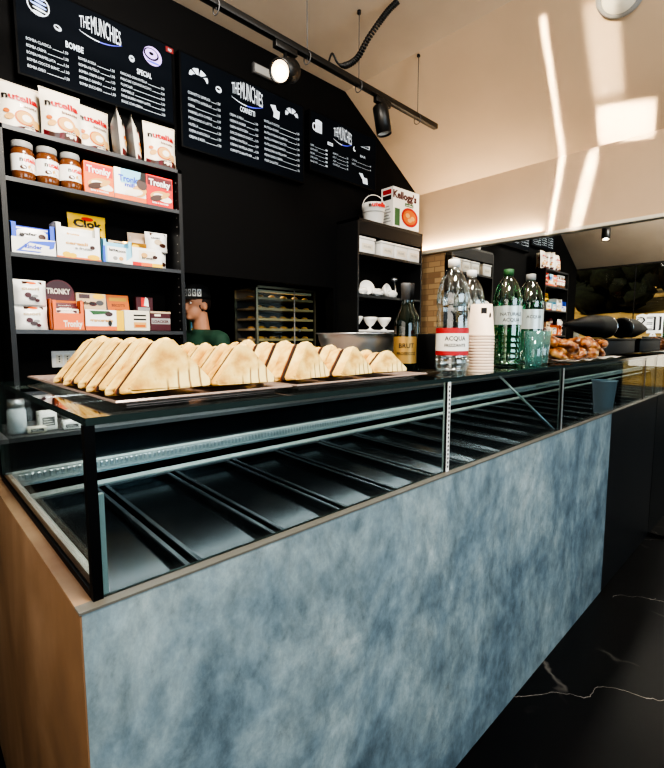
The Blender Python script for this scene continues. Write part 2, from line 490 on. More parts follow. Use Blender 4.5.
w = MB()
w.box(XL - .1, XL, YF, 4.3, 0, .12, 'black_matt'); w.box(XL - .1, XL, 2.9, 4.3, .12, 2.62, 'black_matt')
w.box(XL - .1, XL, YF, 4.3, 2.6, 3.7, 'black_matt'); w.box(XL - .1, XL, YF, -.6, .12, 2.6, 'black_matt')
struct('wall_left', w)
w = MB()
w.box(XL, XR, YF - .1, YF, 0, .9, 'black_matt'); w.box(XL, XR, YF - .1, YF, 2.6, 3.6, 'black_matt')
w.box(XL, -.3, YF - .1, YF, .9, 2.6, 'black_matt'); w.box(2.9, XR, YF - .1, YF, .9, 2.6, 'black_matt')
struct('wall_front', w)
# shop windows
w = MB(); w.glassbox(XL - .06, XL - .052, -.6, 1.985, .12, 2.6, 'window_glass', 'glass_edge', 'x')
w.glassbox(XL - .06, XL - .052, 1.995, 2.9, .12, 2.6, 'window_glass', 'glass_edge', 'x')
w.box(XL - .065, XL - .045, 1.984, 1.996, .12, 2.6, 'black_matt')
win = struct('window_1', w)
w = MB(); w.box(-.3, 2.9, YF - .06, YF - .05, .9, 2.6, 'window_glass')
w.box(1.28, 1.32, YF - .08, YF - .03, .9, 2.6, 'black_matt')
struct('window_2', w)
# window lettering, read from inside the shop
def winletters(mb, t, yend, z, h, m, x, bold):
    vs, fs, x0, x1, y0, y1 = text_geo(t, bold); k = h / .69
    mb.add([(x, yend + (v.x - x1) * k, z + v.y * k) for v in vs], [f for f in fs], m)
sg = MB()
winletters(sg, 'THE MUNCHIES', 1.955, 1.56, .235, 'sign_white', XL - .048, .1)
winletters(sg, 'THE MUNCHIES', 1.94, 1.575, .205, 'sign_ink', XL - .046, .015)
winletters(sg, 'THE MUNCHIES', 1.937, 1.578, .20, 'sign_white', XL - .044, -.025)
winletters(sg, 'LA', 1.78, 1.43, .13, 'sign_white', XL - .046, .03)
sg.box(XL - .05, XL - .047, 1.2, 1.84, 1.385, 1.41, 'sign_ink')
tag(sg.build('window_lettering'), 'white outlined letters on the shop window, seen reversed in the wall mirror', 'sign')

# wall mirror on the right wall
mr = thing('wall_mirror', 'large wall mirror on the right wall reflecting shelves and shop window', 'mirror', (XR, .5, 0))
MB().box(-.001, .011, -3.2, 2.015, .02, 2.283, 'mirror').build('mirror_glass', mr)

# ------------------------------------------------------------------ outdoors (seen in the mirror)
g = MB()
g.box(-60, XL - .1, -30, 40, -.12, -.05, 'asphalt')
g.add([(-9, -30, -.05), (-9, 40, -.05), (-24, 40, 3.15), (-24, -30, 3.15)], [(0, 1, 2, 3)], 'soil')
g.add([(-24, -30, 3.15), (-24, 40, 3.15), (-45, 40, 7.0), (-45, -30, 7.0)], [(0, 1, 2, 3)], 'soil')
o = struct('ground', g)
m = MB(); m.box(-.05, .05, -.05, .05, 0, 1.72, 'cream', bev=.008); m.box(-.06, .06, -.06, .06, 1.72, 1.75, 'ivory', bev=.008); m.box(-.07, .07, -.07, .07, -.05, .04, 'grey', bev=.008)
tag(m.build('gate_post', loc=(-1.3, 3.02, 0)), 'cream post standing outside the shop window, seen in the wall mirror', 'post')
def tree(x, y, z, h, label):
    t = thing('tree', label, 'tree', (x, y, z), group='dark trees on the bank outside')
    MB().lathe([(.22, 0), (.16, h * .3), (.1, h * .6)], 'trunk', 8).build('trunk', t)
    cr = MB()
    for k in range(40):
        a = random.random() * 2 * PI; rr = math.sqrt(random.random()) * h * .36
        s_ = h * random.uniform(.12, .2)
        cr.ball((rr * math.cos(a), rr * math.sin(a), h * random.uniform(.12, .85)), (s_ * 1.1, s_ * 1.1, s_), 'tree_leaf', 10, 7)
    c_ = cr.build('crown', t)
    for v in c_.data.vertices:
        v.co += Vector((random.uniform(-1, 1), random.uniform(-1, 1), random.uniform(-1, 1))) * h * .05
for k, (x, y, z, h) in enumerate([(-23.5, 2.2, 2.7, 4.6), (-29.5, 5.4, 3.8, 5.6), (-23.5, 8.2, 2.7, 4.9), (-29.5, 11.6, 3.8, 5.8), (-23.5, 14.0, 2.7, 4.7), (-30.5, 18.6, 3.9, 5.4), (-23.5, 20.0, 2.7, 4.8), (-29.5, -.6, 3.8, 5.4), (-23.5, -3.6, 2.7, 4.7)]):
    tree(x, y, z + (.1 if z < 3 else .1), h, 'dark bushy tree on the bank outside, seen in the wall mirror')

# ------------------------------------------------------------------ display counter
CT = thing('display_counter', 'long glass-topped display counter with blue-grey concrete-look front', 'counter')
CX0, CX1, CY, RZ = .171, XR - .006, .725, 1.04
GX, GY = .198, .745
MB().box(CX0 + .0025, 2.83, CY, CY + .02, .0, RZ - .004, 'concrete').build('front_panel', CT)
o = MB().box(2.83, CX1, CY + .001, CY + .02, 0, RZ - .004, 'laminate_falloff').build('side_front_panel', CT); o['label'] = 'far end of the front panel, darkened for light falloff'  # light falloff along the front put into a darker panel colour
o = MB().box(CX0, CX0 + .02, CY + .0005, 1.9, 0, RZ - .004, 'bronze').build('end_panel', CT); o['label'] = 'rust-brown end panel'
r = MB()
r.box(CX0 - .001, CX1, CY - .001, GY + .004, RZ - .004, RZ, 'rim_grey'); r.box(CX0 - .001, GX + .004, GY + .004, 1.9, RZ - .004, RZ, 'bronze_rim')
r.build('rim', CT)
# inner well
d = MB()
d.box(CX0 + .02, CX1, CY + .02, 1.66, .86, .88, 'deck_black')
d.box(CX0 + .02, GX + .002, GY, 1.9, .88, RZ - .004, 'deck_black'); d.box(GX, CX1, CY + .02, GY + .004, .88, RZ - .004, 'deck_black')
d.box(GX, CX1, 1.615, 1.64, .88, 1.145, 'deck_black')
d.build('well', CT)
f = MB()
f.box(GX + .014, GX + .028, GY + .05, 1.56, RZ - .035, RZ + .006, 'white')
f.box(GX - .003, GX + .011, GY + .014, 1.6, RZ, RZ + .012, 'gloss_black')
f.build('inner_frame', CT)
ra = MB()
ra.box(GX + .01, CX1, 1.56, 1.615, 1.018, 1.024, 'alu')
ra.box(GX + .01, CX1, 1.585, 1.615, 1.024, 1.052, 'alu_light')
n = 230
for k in range(n):
    x = GX + .02 + (CX1 - GX - .04) * k / n
    ra.box(x, x + .009, 1.581, 1.586, 1.029, 1.047, 'alu', bev=.002, seg=1)
ra.build('rear_rail', CT)
strips = MB(); strips.box(GX + .02, CX1, 1.512, 1.556, .985, .992, 'alu_light'); strips.box(GX + .02, CX1, 1.49, 1.51, TOPZ - .02, TOPZ - .0125, 'alu_light'); strips.build('rear_strip', CT)  # upper bar is an added housing for the showcase fill
rs = MB(); rs.box(CX0 + .005, CX1, 1.6, 1.9, 1.142, 1.155, 'grey_dark'); rs.box(CX0 + .005, CX1, 1.88, 1.9, 0, 1.142, 'black_matt'); rs.box(CX0, CX0 + .02, 1.64, 1.9, RZ, 1.142, 'black_matt')
rs.build('rear_shelf', CT)
# glass
segs = [(GX + .012, 1.196), (1.212, 2.13), (2.145, 3.60), (3.615, CX1)]
for a, b_ in segs:
    MB().glassbox(a, b_, GY, GY + .008, RZ, TOPZ - .012, 'pane_front', 'glass_edge', 'y').build('front_glass', CT)
MB().glassbox(GX, GX + .008, GY + .013, 1.6, RZ + .012, TOPZ - .012, 'pane', 'glass_edge', 'x').build('end_glass', CT)
for a, b_ in [(GX, 1.204), (1.206, 2.137), (2.139, CX1)]:
    MB().glassbox(a, b_, GY - .002, 1.53, TOPZ - .012, TOPZ, 'pane', 'glass_edge_white', 'z').build('top_glass', CT)
p = MB(); p.box(GX - .003, GX + .012, GY - .003, GY + .012, RZ, TOPZ - .012, 'gloss_black'); p.build('corner_post', CT)
p = MB(); p.box(GX + .016, GX + .024, GY + .01, GY + .018, .985, 1.205, 'alu_light'); p.build('reflection_strip', CT)  # pale bar standing in for a reflection inside the glass
p = MB(); p.box(1.196, 1.212, GY - .001, GY + .014, RZ, TOPZ - .012, 'white')
for k in range(20): p.box(1.2015, 1.2065, GY - .0025, GY, RZ + .012 + k * .013, RZ + .019 + k * .013, 'ink')
p.build('slotted_post', CT)
p = MB(); p.box(2.13, 2.145, GY - .001, GY + .014, RZ, TOPZ - .012, 'alu')
p.tube([(2.11, .765, RZ), (2.11, 1.08, TOPZ - .02)], .006, 'alu', 6); p.build('post', CT)
p = MB(); p.box(3.60, 3.615, GY - .001, GY + .014, RZ, TOPZ - .012, 'grey_dark'); p.build('post', CT)
# gelato pans, each a loose insert
ordw = ['first', 'second', 'third', 'fourth', 'fifth', 'sixth', 'seventh', 'eighth', 'ninth', 'tenth', 'eleventh', 'twelfth', 'thirteenth', 'fourteenth', 'fifteenth', 'sixteenth']
def pan():
    m = MB(); W, D, H = .098, .335, .07
    m.box(-W, W, -D, -D + .007, 0, H, 'pan_black'); m.box(-W, W, D - .007, D, 0, H, 'pan_black')
    m.box(-W, -W + .007, -D, D, 0, H, 'pan_black'); m.box(W - .007, W, -D, D, 0, H, 'pan_black')
    m.box(-W, W, -D, D, 0, .006, 'pan_black')
    m.box(-W - .006, W + .006, -D - .006, -D + .006, H, H + .004, 'pan_rim'); m.box(-W - .006, W + .006, D - .006, D + .006, H, H + .004, 'pan_rim')
    m.box(-W - .006, -W + .004, -D, D, H, H + .004, 'pan_rim'); m.box(W - .004, W + .006, -D, D, H, H + .004, 'pan_rim')
    return m
pm = pan()
lidm = MB(); lidm.box(-.09, .09, -.327, .327, .048, .052, 'pan_black', bev=.0015, seg=1)
root = None
for k in range(16):
    x = .318 + k * .2265
    lab = 'black gelato pan in the display counter, %s along from the near corner post' % ordw[k]
    loc = (x, 1.155, .907); rt = (math.radians(2.0), 0, 0)
    if root is None:
        root = thing('gelato_pan', lab, 'pan', loc, group='black gelato pans in the counter', rot=rt)
        pm.build('tub', root); lidm.build('lid', root)
    else: dup(root, lab, loc, rt)
# things inside the showcase
cup = MB(); cup.lathe([(.05, 0), (.068, .2), (.072, .2), (.072, .206), (.066, .206), (.048, .006)], 'cup_white_glow', 28)
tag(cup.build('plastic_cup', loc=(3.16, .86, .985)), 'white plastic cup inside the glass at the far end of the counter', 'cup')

# salt jar and small boxes on the rear shelf behind the end glass
t = thing('salt_jar', 'small clear jar with silver lid on the rear shelf behind the end glass', 'jar', (.255, 1.68, 1.1558))
MB().lathe([(.024, 0), (.026, .004), (.026, .07), (.02, .08)], 'milky', 20).build('body', t)
MB().lathe([(.022, .08), (.023, .082), (.023, .104), (.02, .107)], 'steel', 20).build('lid', t)
for (x, y, w_, d_, h_, m_, lab) in [(.335, 1.68, .05, .04, .062, 'white', 'small white upright box right of the salt jar'),
                                  (.40, 1.66, .05, .06, .025, 'white', 'low white packet nearest the glass corner on the rear shelf'),
                                  (.42, 1.74, .04, .04, .07, 'grey', 'grey upright tin at the right end of the little row on the rear shelf'),
                                  (.30, 1.65, .05, .03, .02, 'ivory', 'flat ivory packet in front of the white upright box')]:
    bx = MB(); bx.box(-w_/2, w_/2, -d_/2, d_/2, 0, h_, m_, bev=.003)
    bx.rect(-w_*.35, w_*.35, h_*.25, h_*.7, 'grey_dark', -d_/2 - .0006)
    for q in range(3): bx.rect(-w_*.3, w_*.3 - q*.006, h_*(.32+q*.12), h_*(.36+q*.12), 'white', -d_/2 - .0012)
    tag(bx.build('small_box', loc=(x, y, 1.1558), rz=random.uniform(-.3, .3)), lab, 'box')

# ------------------------------------------------------------------ trays of toasted sandwiches
def tray(name, label, x0, x1, y0, y1, rz=0.):
    t = thing(name, label, 'tray', ((x0 + x1) / 2, (y0 + y1) / 2, TOPZ), rz)
    a, b_ = (x1 - x0) / 2, (y1 - y0) / 2
    MB().box(-a + .025, a - .025, -b_ + .025, b_ - .025, .001, .005, 'tray_dark').build('base', t)
    rm = MB()
    ins = [(-a + .025, -b_ + .025), (a - .025, -b_ + .025), (a - .025, b_ - .025), (-a + .025, b_ - .025)]
    out = [(-a, -b_), (a, -b_), (a, b_), (-a, b_)]
    vs = [(x, y, .003) for x, y in ins] + [(x, y, .013) for x, y in out] + [(x * 1.012, y * 1.012, .010) for x, y in out]
    fs = []
    for i in range(4):
        j = (i + 1) % 4
        fs += [(i, j, 4 + j, 4 + i), (4 + i, 4 + j, 8 + j, 8 + i)]
    rm.add(vs, fs, 'tray_rim'); o = rm.build('rim', t)
    so = o.modifiers.new('thick', 'SOLIDIFY'); so.thickness = .002
    return t
tray('serving_tray', 'wide metal tray under the nearer heap of toasted sandwiches', .262, .635, .80, 1.50)
tray('serving_tray', 'metal tray under the farther heap of toasted sandwiches beside the steel bowl', .655, 1.16, .80, 1.42)

def tri_part(y0, y1, m, s=1.0, r=.018):
    """rounded triangle slab in local XZ, thickness along Y"""
    A = [(-.112 * s, 0.0), (.112 * s, 0.0), (.0, .138 * s)]
    poly = []
    for i in range(3):
        p0 = Vector(A[i - 1]); p1 = Vector(A[i]); p2 = Vector(A[(i + 1) % 3])
        u = (p0 - p1).normalized(); w_ = (p2 - p1).normalized()
        for q in range(5):
            t = q / 4
            a_ = p1 + u * r; b_ = p1 + w_ * r
            poly.append(tuple((1 - t) ** 2 * a_ + 2 * t * (1 - t) * p1 + t * t * b_))
    bm = bmesh.new()
    n = len(poly)
    f0 = [bm.verts.new((x, y0, z)) for x, z in poly]; f1 = [bm.verts.new((x, y1, z)) for x, z in poly]
    a = bm.faces.new(f0); b_ = bm.faces.new(f1[::-1])
    for i in range(n): bm.faces.new((f0[(i + 1) % n], f0[i], f1[i], f1[(i + 1) % n]))
    ed = [e for e in bm.edges if abs(e.verts[0].co.y - e.verts[1].co.y) < 1e-6]
    bmesh.ops.bevel(bm, geom=ed, offset=min(.009, abs(y1 - y0) * .4), segments=3, profile=.5, affect='EDGES')
    bmesh.ops.triangulate(bm, faces=[f for f in bm.faces if len(f.verts) > 4])
    bm.verts.index_update()
    mb = MB(); mb.add([v.co.copy() for v in bm.verts], [tuple(v.index for v in f.verts) for f in bm.faces], m, None, False)
    bm.free()
    return mb
GA = 'toasted triangle sandwiches on the nearer tray'; GB = 'toasted triangle sandwiches on the farther tray'
def sandwich(label, loc, rot, group):
    t = thing('toasted_sandwich', label, 'sandwich', loc, group=group, rot=rot)
    tri_part(-.04, -.008, 'bread').build('bread_slice', t)
    tri_part(.008, .04, 'bread').build('bread_slice', t)
    o = tri_part(-.0077, .0036, 'fill_dark', .975).build('filling', t)
    o2 = tri_part(.0038, .0077, 'fill_ham', .965).build('ham', t)
    return t
S0 = None
def put(label, x, y, z, yaw, lean, group, roll=0., sc_=1.):
    global S0
    rot = (math.radians(lean), math.radians(roll), math.radians(yaw))
    if S0 is None: S0 = sandwich(label, (x, y, z), rot, group); S0.scale = sc_
    else: dup(S0, label, (x, y, z), rot, group, sc_)
STACKS = [  # x, y of the front one, yaw, count, scale, where, tray group
 (.375, .885, 13, 5, (.94, 1., .80), 'left stack on the nearer tray', GA),
 (.557, .880, -6, 5, (.70, 1., .70), 'right stack on the nearer tray', GA),
 (.740, .885, 12, 4, (.72, 1., .72), 'left stack on the farther tray', GB),
 (.902, .880, 6, 3, (.70, 1., .62), 'middle stack on the farther tray', GB),
 (1.058, .885, -10, 2, (.66, 1., .48), 'right stack on the farther tray', GB)]
for x, y, yw, n, sc_, where, grp in STACKS:
    for k in range(n):
        w_ = random.uniform(.95, 1.03)
        put('upright toasted triangle sandwich in the %s, %s from the front' % (where, ordw[k]), x + random.uniform(-.006, .004), y + .0865 * k, TOPZ + .016, yw, -8, grp, sc_=(sc_[0], sc_[1], sc_[2] * w_))

# ------------------------------------------------------------------ things standing on the glass counter
# steel bowl
b_ = thing('mixing_bowl', 'wide stainless steel bowl behind the farther sandwich heap', 'bowl', (1.33, 1.245, TOPZ))
MB().lathe([(.0, .004), (.085, .0), (.1, .006), (.135, .055), (.155, .115), (.158, .134), (.166, .136), (.166, .139), (.155, .138), (.150, .115), (.13, .058), (.095, .012), (0, .010)], 'steel', 48).build('shell', b_)
# wine bottle with gold label
t = thing('wine_bottle', 'dark green wine bottle with gold label right of the steel bowl', 'bottle', (1.33, 1.01, TOPZ))
MB().lathe([(.0, .004), (.036, 0), (.04, .008), (.04, .16), (.036, .19), (.02, .225), (.015, .245), (.0145, .30), (.017, .302), (.017, .312), (.0, .312)], 'bottle_glass', 28).build('glass', t)
m = MB(); m.lathe([(.0415, .03), (.0415, .125)], 'gold_label', 28, cap=False)
for z_, h_, t_ in ((.085, .016, 'BRUT'), (.06, .01, 'PROSECCO')):
    fn = lambda px, pz: (.0422 * math.sin((px) / .0422), -.0422 * math.cos(px / .0422), pz)
    m.text(t_, 0, z_, h_, 'ink', align='c', fn=fn, M=Matrix.Rotation(math.radians(-44), 4, 'Z'))
m.build('label', t)
MB().lathe([(.0157, .255), (.0175, .3), (.0182, .314), (.0, .316)], 'grey_dark', 24).build('foil', t)
t = thing('wine_bottle', 'slender black wine bottle just behind the gold labelled bottle', 'bottle', (1.415, 1.055, TOPZ))
MB().lathe([(.0, .004), (.036, 0), (.04, .008), (.04, .17), (.036, .2), (.018, .235), (.014, .255), (.014, .31), (.0165, .312), (.0165, .325), (.0, .325)], 'bottle_glass', 28).build('glass', t)
MB().lathe([(.0152, .262), (.017, .324), (.0, .327)], 'black_matt', 24).build('foil', t)
# black box
t = thing('napkin_box', 'black square box between the wine bottle and the red labelled bottle', 'box', (1.53, 1.005, TOPZ), 0)
MB().box(-.06, .06, -.05, .05, 0, .135, 'black_matt', bev=.005).build('body', t)
m = MB(); m.box(-.05, .05, -.01, .01, .1355, .1375, 'gloss_black'); m.build('slot', t)
MB().box(-.0595, .0595, -.0495, .0495, .1345, .1362, 'grey_dark').build('lid', t)

# plastic water bottles
def bottle_prof(R, H):
    p = [(.0, .012 * H), (R * .55, 0), (R * .9, .01 * H), (R, .04 * H)]
    z = .04
    for k in range(5):
        p += [(R, z * H), (R * .94, (z + .025) * H), (R, (z + .05) * H)]; z += .055
    p += [(R * .99, .33 * H), (R * .98, .54 * H), (R * .9, .57 * H), (R * .99, .6 * H), (R * .97, .68 * H), (R * .82, .8 * H), (R * .5, .89 * H), (R * .3, .925 * H), (R * .29, .955 * H)]
    return p
def water_bottle(label, loc, R, H, body, lab_z, lab_m, water=None, level=.5, rz=0., words=(), cap='white'):
    t = thing('water_bottle', label, 'bottle', loc, rz)
    m = MB(); m.lathe(bottle_prof(R, H), body, 32, cap=False)
    for k in range(10):   # moulded flutes on the shoulder and foot
        a = 2 * PI * k / 10
        m.tube([(R * .99 * math.cos(a), R * .99 * math.sin(a), .62 * H), (R * .93 * math.cos(a + .25), R * .93 * math.sin(a + .25), .72 * H), (R * .6 * math.cos(a + .4), R * .6 * math.sin(a + .4), .86 * H)], .0035, body, 6)
        m.tube([(R * .6 * math.cos(a), R * .6 * math.sin(a), .006 * H), (R * .99 * math.cos(a), R * .99 * math.sin(a), .05 * H), (R * 1.0 * math.cos(a), R * 1.0 * math.sin(a), .14 * H)], .004, body, 6)
    m.build('shell', t)
    if water:
        pr = [(r * .93, z) for r, z in bottle_prof(R, H) if z < level * H]
        pr += [(pr[-1][0], level * H), (0, level * H)]
        MB().lathe(pr, water, 28).build('water', t)
    R2 = R * 1.004
    if lab_m:
        m = MB(); m.lathe([(R2, lab_z[0] * H), (R2, lab_z[1] * H)], lab_m[0], 32, cap=False)
        if len(lab_m) > 1:
            hh = (lab_z[1] - lab_z[0]) * H
            for a0, a1, mm in ((.0, .16, lab_m[1]), (.8, 1.0, lab_m[1])):
                m.lathe([(R2 * 1.003, lab_z[0] * H + a0 * hh), (R2 * 1.003, lab_z[0] * H + a1 * hh)], mm, 32, cap=False)
        for wd, zz, hh_, mm in words:
            fn = lambda px, pz: (R2 * 1.008 * math.sin(px / R2), -R2 * 1.008 * math.cos(px / R2), pz)
            m.text(wd, 0, zz * H, hh_, mm, align='c', fn=fn, M=Matrix.Rotation(math.radians(-46), 4, 'Z'))
        m.build('label', t)
    z0 = .935 * H
    MB().lathe([(R * .36, z0), (R * .36, H * .995), (R * .32, H), (0, H)], cap, 20).build('cap', t)
    return t
water_bottle('large clear water bottle with red and white label, nearest of the bottles', (1.392, .855, TOPZ), .055, .385, 'pet', (.16, .40), ('paper', 'label_red'), words=(('ACQUA', .29, .014, 'ink'), ('FRIZZANTE', .235, .01, 'ink')))
water_bottle('clear water bottle behind the paper cups, white cap and no label', (1.60, .905, TOPZ), .052, .375, 'pet', (0, 0), None)
water_bottle('green plastic water bottle right next to the paper cups', (1.905, .905, TOPZ), .059, .41, 'pet_green', (.43, .62), ('label_silver',), 'water_green', .4, words=(('NATURALE', .52, .013, 'grey_dark'), ('ACQUA', .46, .014, 'grey_dark')), cap='green')
water_bottle('green plastic water bottle behind a clear tumbler, farther from the cups', (2.27, .965, TOPZ), .064, .43, 'pet_green', (.38, .6), ('label_silver',), 'water_teal', .37, words=(('ACQUA', .5, .014, 'grey_dark'),), cap='grey')
for (x, y, lab) in [(1.99, .82, 'clear tumbler in front of the first green bottle'), (2.12, .845, 'clear tumbler in front of the second green bottle')]:
    t = MB(); t.lathe([(.0, .006), (.03, .0), (.034, .01), (.043, .15), (.041, .15), (.032, .012), (0, .012)], 'tumbler', 28)
    tag(t.build('tumbler', loc=(x, y, TOPZ)), lab, 'glass', 'clear tumblers by the green bottles')
# stack of paper cups (upside down, nested)
for k in range(13):
    z = TOPZ + .0005 + .0105 * k
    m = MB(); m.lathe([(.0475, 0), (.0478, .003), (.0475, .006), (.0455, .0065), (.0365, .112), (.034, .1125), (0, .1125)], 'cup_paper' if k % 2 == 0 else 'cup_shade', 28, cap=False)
    if k == 12:
        fn = lambda px, pz: (.0405 * math.sin(px / .04), -.0405 * math.cos(px / .04), pz)
        m.rect(-.012, .008, .078, .098, 'ink', fn=fn, M=Matrix.Rotation(math.radians(-46), 4, 'Z'))
        m.oval(.022, .07, .005, .012, 'ink', fn=fn, M=Matrix.Rotation(math.radians(-46), 4, 'Z'))
    lab = ('topmost paper cup of the nested stack, with a small dark print' if k == 12 else 'paper cup in the nested stack by the green bottle, %s from the bottom' % ordw[k])
    tag(m.build('paper_cup', loc=(1.515, .815, z)), lab, 'cup', 'nested paper cups')

# croissants on white paper
pp = MB(); gx, gy = 14, 8
vs = []; fs = []
for i in range(gx + 1):
    for j in range(gy + 1):
        vs.append((-.45 + .9 * i / gx, -.15 + .3 * j / gy, .003 + .004 * math.sin(i * 1.7) * math.cos(j * 1.3) + (.004 if j in (0, gy) else 0)))
for i in range(gx):
    for j in range(gy):
        a = i * (gy + 1) + j; fs.append((a, a + gy + 1, a + gy + 2, a + 1))
pp.add(vs, fs, 'paper', None, True)
tag(pp.build('paper_sheet', loc=(2.84, .925, TOPZ + .002)), 'white paper sheet under the croissant heap', 'paper')
def croissant():
    m = MB(); pts = []; rad = []
    n = 60
    for i in range(n + 1):
        t = i / n; a = PI * (-.12 + 1.24 * t)
        pts.append((-.066 * math.cos(a), -.045 * math.sin(a), .03))
        e = math.sin(PI * t) ** .7
        rad.append(.005 + .026 * e * (1 + .22 * (abs(math.sin(t * PI * 5.5)) - .6)))
    m.tube(pts, rad, 'croissant', 14)
    return m
cm = croissant()
CR = [(-0.208, -0.043, -0.008, -0.426, -0.003, -2.516), (-0.095, -0.07, -0.008, -0.427, -0.003, 0.687), (0.028, -0.07, -0.008, -0.426, -0.003, -0.809), (0.131, -0.053, -0.008, -0.371, 0.003, 0.074), (0.231, -0.037, -0.008, -0.426, -0.003, 1.87), (-0.22, 0.06, -0.008, -0.391, 0.0, -0.586), (-0.113, 0.069, -0.008, -0.426, -0.003, 2.504), (0.008, 0.061, -0.008, -0.426, -0.003, -2.795), (0.11, 0.043, -0.008, -0.426, -0.003, -1.532), (0.215, 0.077, -0.008, -0.426, -0.003, -3.02), (-0.218, -0.072, 0.02, -0.219, 0.531, 0.009), (-0.104, -0.044, 0.008, 0.008, -0.215, -2.259), (0.028, -0.028, 0.014, -0.297, 0.438, 1.714), (0.112, -0.077, 0.04, -0.457, 0.18, -2.622), (0.186, -0.065, 0.031, -0.265, 0.139, 1.393), (-0.216, 0.056, 0.03, -0.547, -0.692, -2.047), (-0.103, 0.06, 0.035, -0.136, -0.019, -0.672), (-0.013, 0.069, 0.041, -0.508, -0.02, 2.111), (0.125, 0.044, 0.014, -1.155, 0.186, -1.352), (0.206, 0.07, 0.032, -0.208, 0.255, -0.546), (-0.179, -0.02, 0.045, -0.434, 0.051, -2.843), (-0.02, -0.053, 0.032, -0.769, 0.158, 1.714)]
first = None; cnt = {}
for x, y, z, ra, rb, rc in sorted(CR):
    nm = ('upper layer' if z > .005 else 'bottom layer') + (' at the front' if y < 0 else ' at the rear')
    cnt[nm] = cnt.get(nm, 0) + 1
    lab = 'croissant in the %s of the heap, %s from the bottles' % (nm, ordw[cnt[nm] - 1])
    loc = (2.665 + x * 1.18, .925 + y * 1.18, TOPZ + .0115 + z * 1.18)
    if first is None:
        first = cm.build('croissant', loc=loc, rot=(ra, rb, rc)); first.scale = (.89,) * 3; tag(first, lab, 'croissant', 'croissants heaped on white paper')
    else: dup(first, lab, loc, (ra, rb, rc))
# black box with glossy rounded case on it
t = thing('black_crate', 'low black box at the far end of the glass counter by the mirror', 'box', (3.52, 1.03, TOPZ + .0135))
MB().box(-.34, .34, -.16, .16, 0, .1, 'black_matt', bev=.008).build('body', t)
MB().box(-.345, .345, -.165, .165, .088, .104, 'gloss_black', bev=.004).build('lid', t)
t = thing('rounded_case', 'glossy black rounded case lying on the low black box by the mirror', 'case', (3.36, 1.03, TOPZ + .1205), math.radians(0))
m = MB(); n = 26; pts = []; rad = []
for i in range(n + 1):
    u = i / n; pts.append((-.44 + .88 * u, 0, .079)); rad.append(.006 + .072 * min(1, (u * 1.7) ** .8) * (1 if u < .93 else math.sqrt(max(0.02, 1 - ((u - .93) / .07) ** 2))))
m.tube(pts, rad, 'gloss_black', 20); m.build('shell', t)
m = MB(); m.tube([(.36, .0795 * math.cos(a), .079 + .0795 * math.sin(a)) for a in [2 * PI * q / 20 for q in range(20)]], .003, 'chrome', 6, closed=True); m.build('band', t)

# ------------------------------------------------------------------ left shelf unit
SF = 2.6
su = thing('shelf_unit', 'black shelf unit stocked with sweets left of the serving hatch', 'shelves', (0, 0, 0))
ux0, ux1 = .395, 1.272
MB().box(ux0, ux0 + .022, SF, YB - .002, 0, 2.42, 'shelf_black').build('side_panel', su)
m = MB(); m.box(ux1 - .022, ux1, SF, YB - .002, 0, 2.42, 'shelf_black')
for zz in range(24): m.box(ux1 - .0235, ux1 - .0215, SF + .03, SF + .036, 1.2 + zz * .05, 1.206 + zz * .05, 'grey')
m.build('side_panel', su)
MB().box(ux0 + .022, ux1 - .022, YB - .012, YB - .002, 0, 2.41, 'black_paint').build('back_panel', su)
SZ = [2.42, 2.192, 1.85, 1.49]
for z in SZ:
    m = MB(); m.box(ux0 + (.022 if z < 2.4 else 0), ux1 - (.022 if z < 2.4 else 0), SF + .003, YB - .012, z - .02, z, 'shelf_black'); m.box(ux0 + (.022 if z < 2.4 else 0), ux1 - (.022 if z < 2.4 else 0), SF, SF + .003, z - .02, z, 'shelf_edge')
    m.build('shelf', su)

def pillow(mb, w, h, d, front, back, top_seal=.06, nx=14, nz=14, lower=None, zsplit=.25):
    """stand-up pouch: flat seals, bulging belly; returns mapping for prints"""
    def bulge(u, v):
        a = max(0, 1 - abs(2 * u - 1) ** 3.5); 
        b = min(1, (1 - v) * 3.2) * min(1, .75 + v * 2)
        return d / 2 * a * b
    for side, mm in ((-1, front), (1, back)):
        vs = []; fs = []; fl = []
        for j in range(nz + 1):
            for i in range(nx + 1):
                u, v = i / nx, j / nz
                vs.append(((u - .5) * w * (1 - .04 * math.sin(PI * v)), side * bulge(u, v), v * h))
        for j in range(nz):
            for i in range(nx):
                a = j * (nx + 1) + i; f = (a, a + 1, a + nx + 2, a + nx + 1)
                (fl if (lower and j / nz < zsplit) else fs).append(f if side < 0 else f[::-1])
        mb.add(vs, fs, mm, None, True)
        if fl: mb.add(vs, fl, lower, None, True)
    # bottom gusset
    n = nx
    vs = [((i / n - .5) * w, -bulge(i / n, 0), 0) for i in range(n + 1)] + [((i / n - .5) * w, bulge(i / n, 0), 0) for i in range(n + 1)]
    mb.add(vs, [(i, n + 1 + i, n + 2 + i, i + 1) for i in range(n)], back)
    def fn(px, pz, off=.0015):
        u = min(1, max(0, px / w + .5)); v = min(1, max(0, pz / h))
        return (px, -bulge(u, v) - off, pz)
    return fn
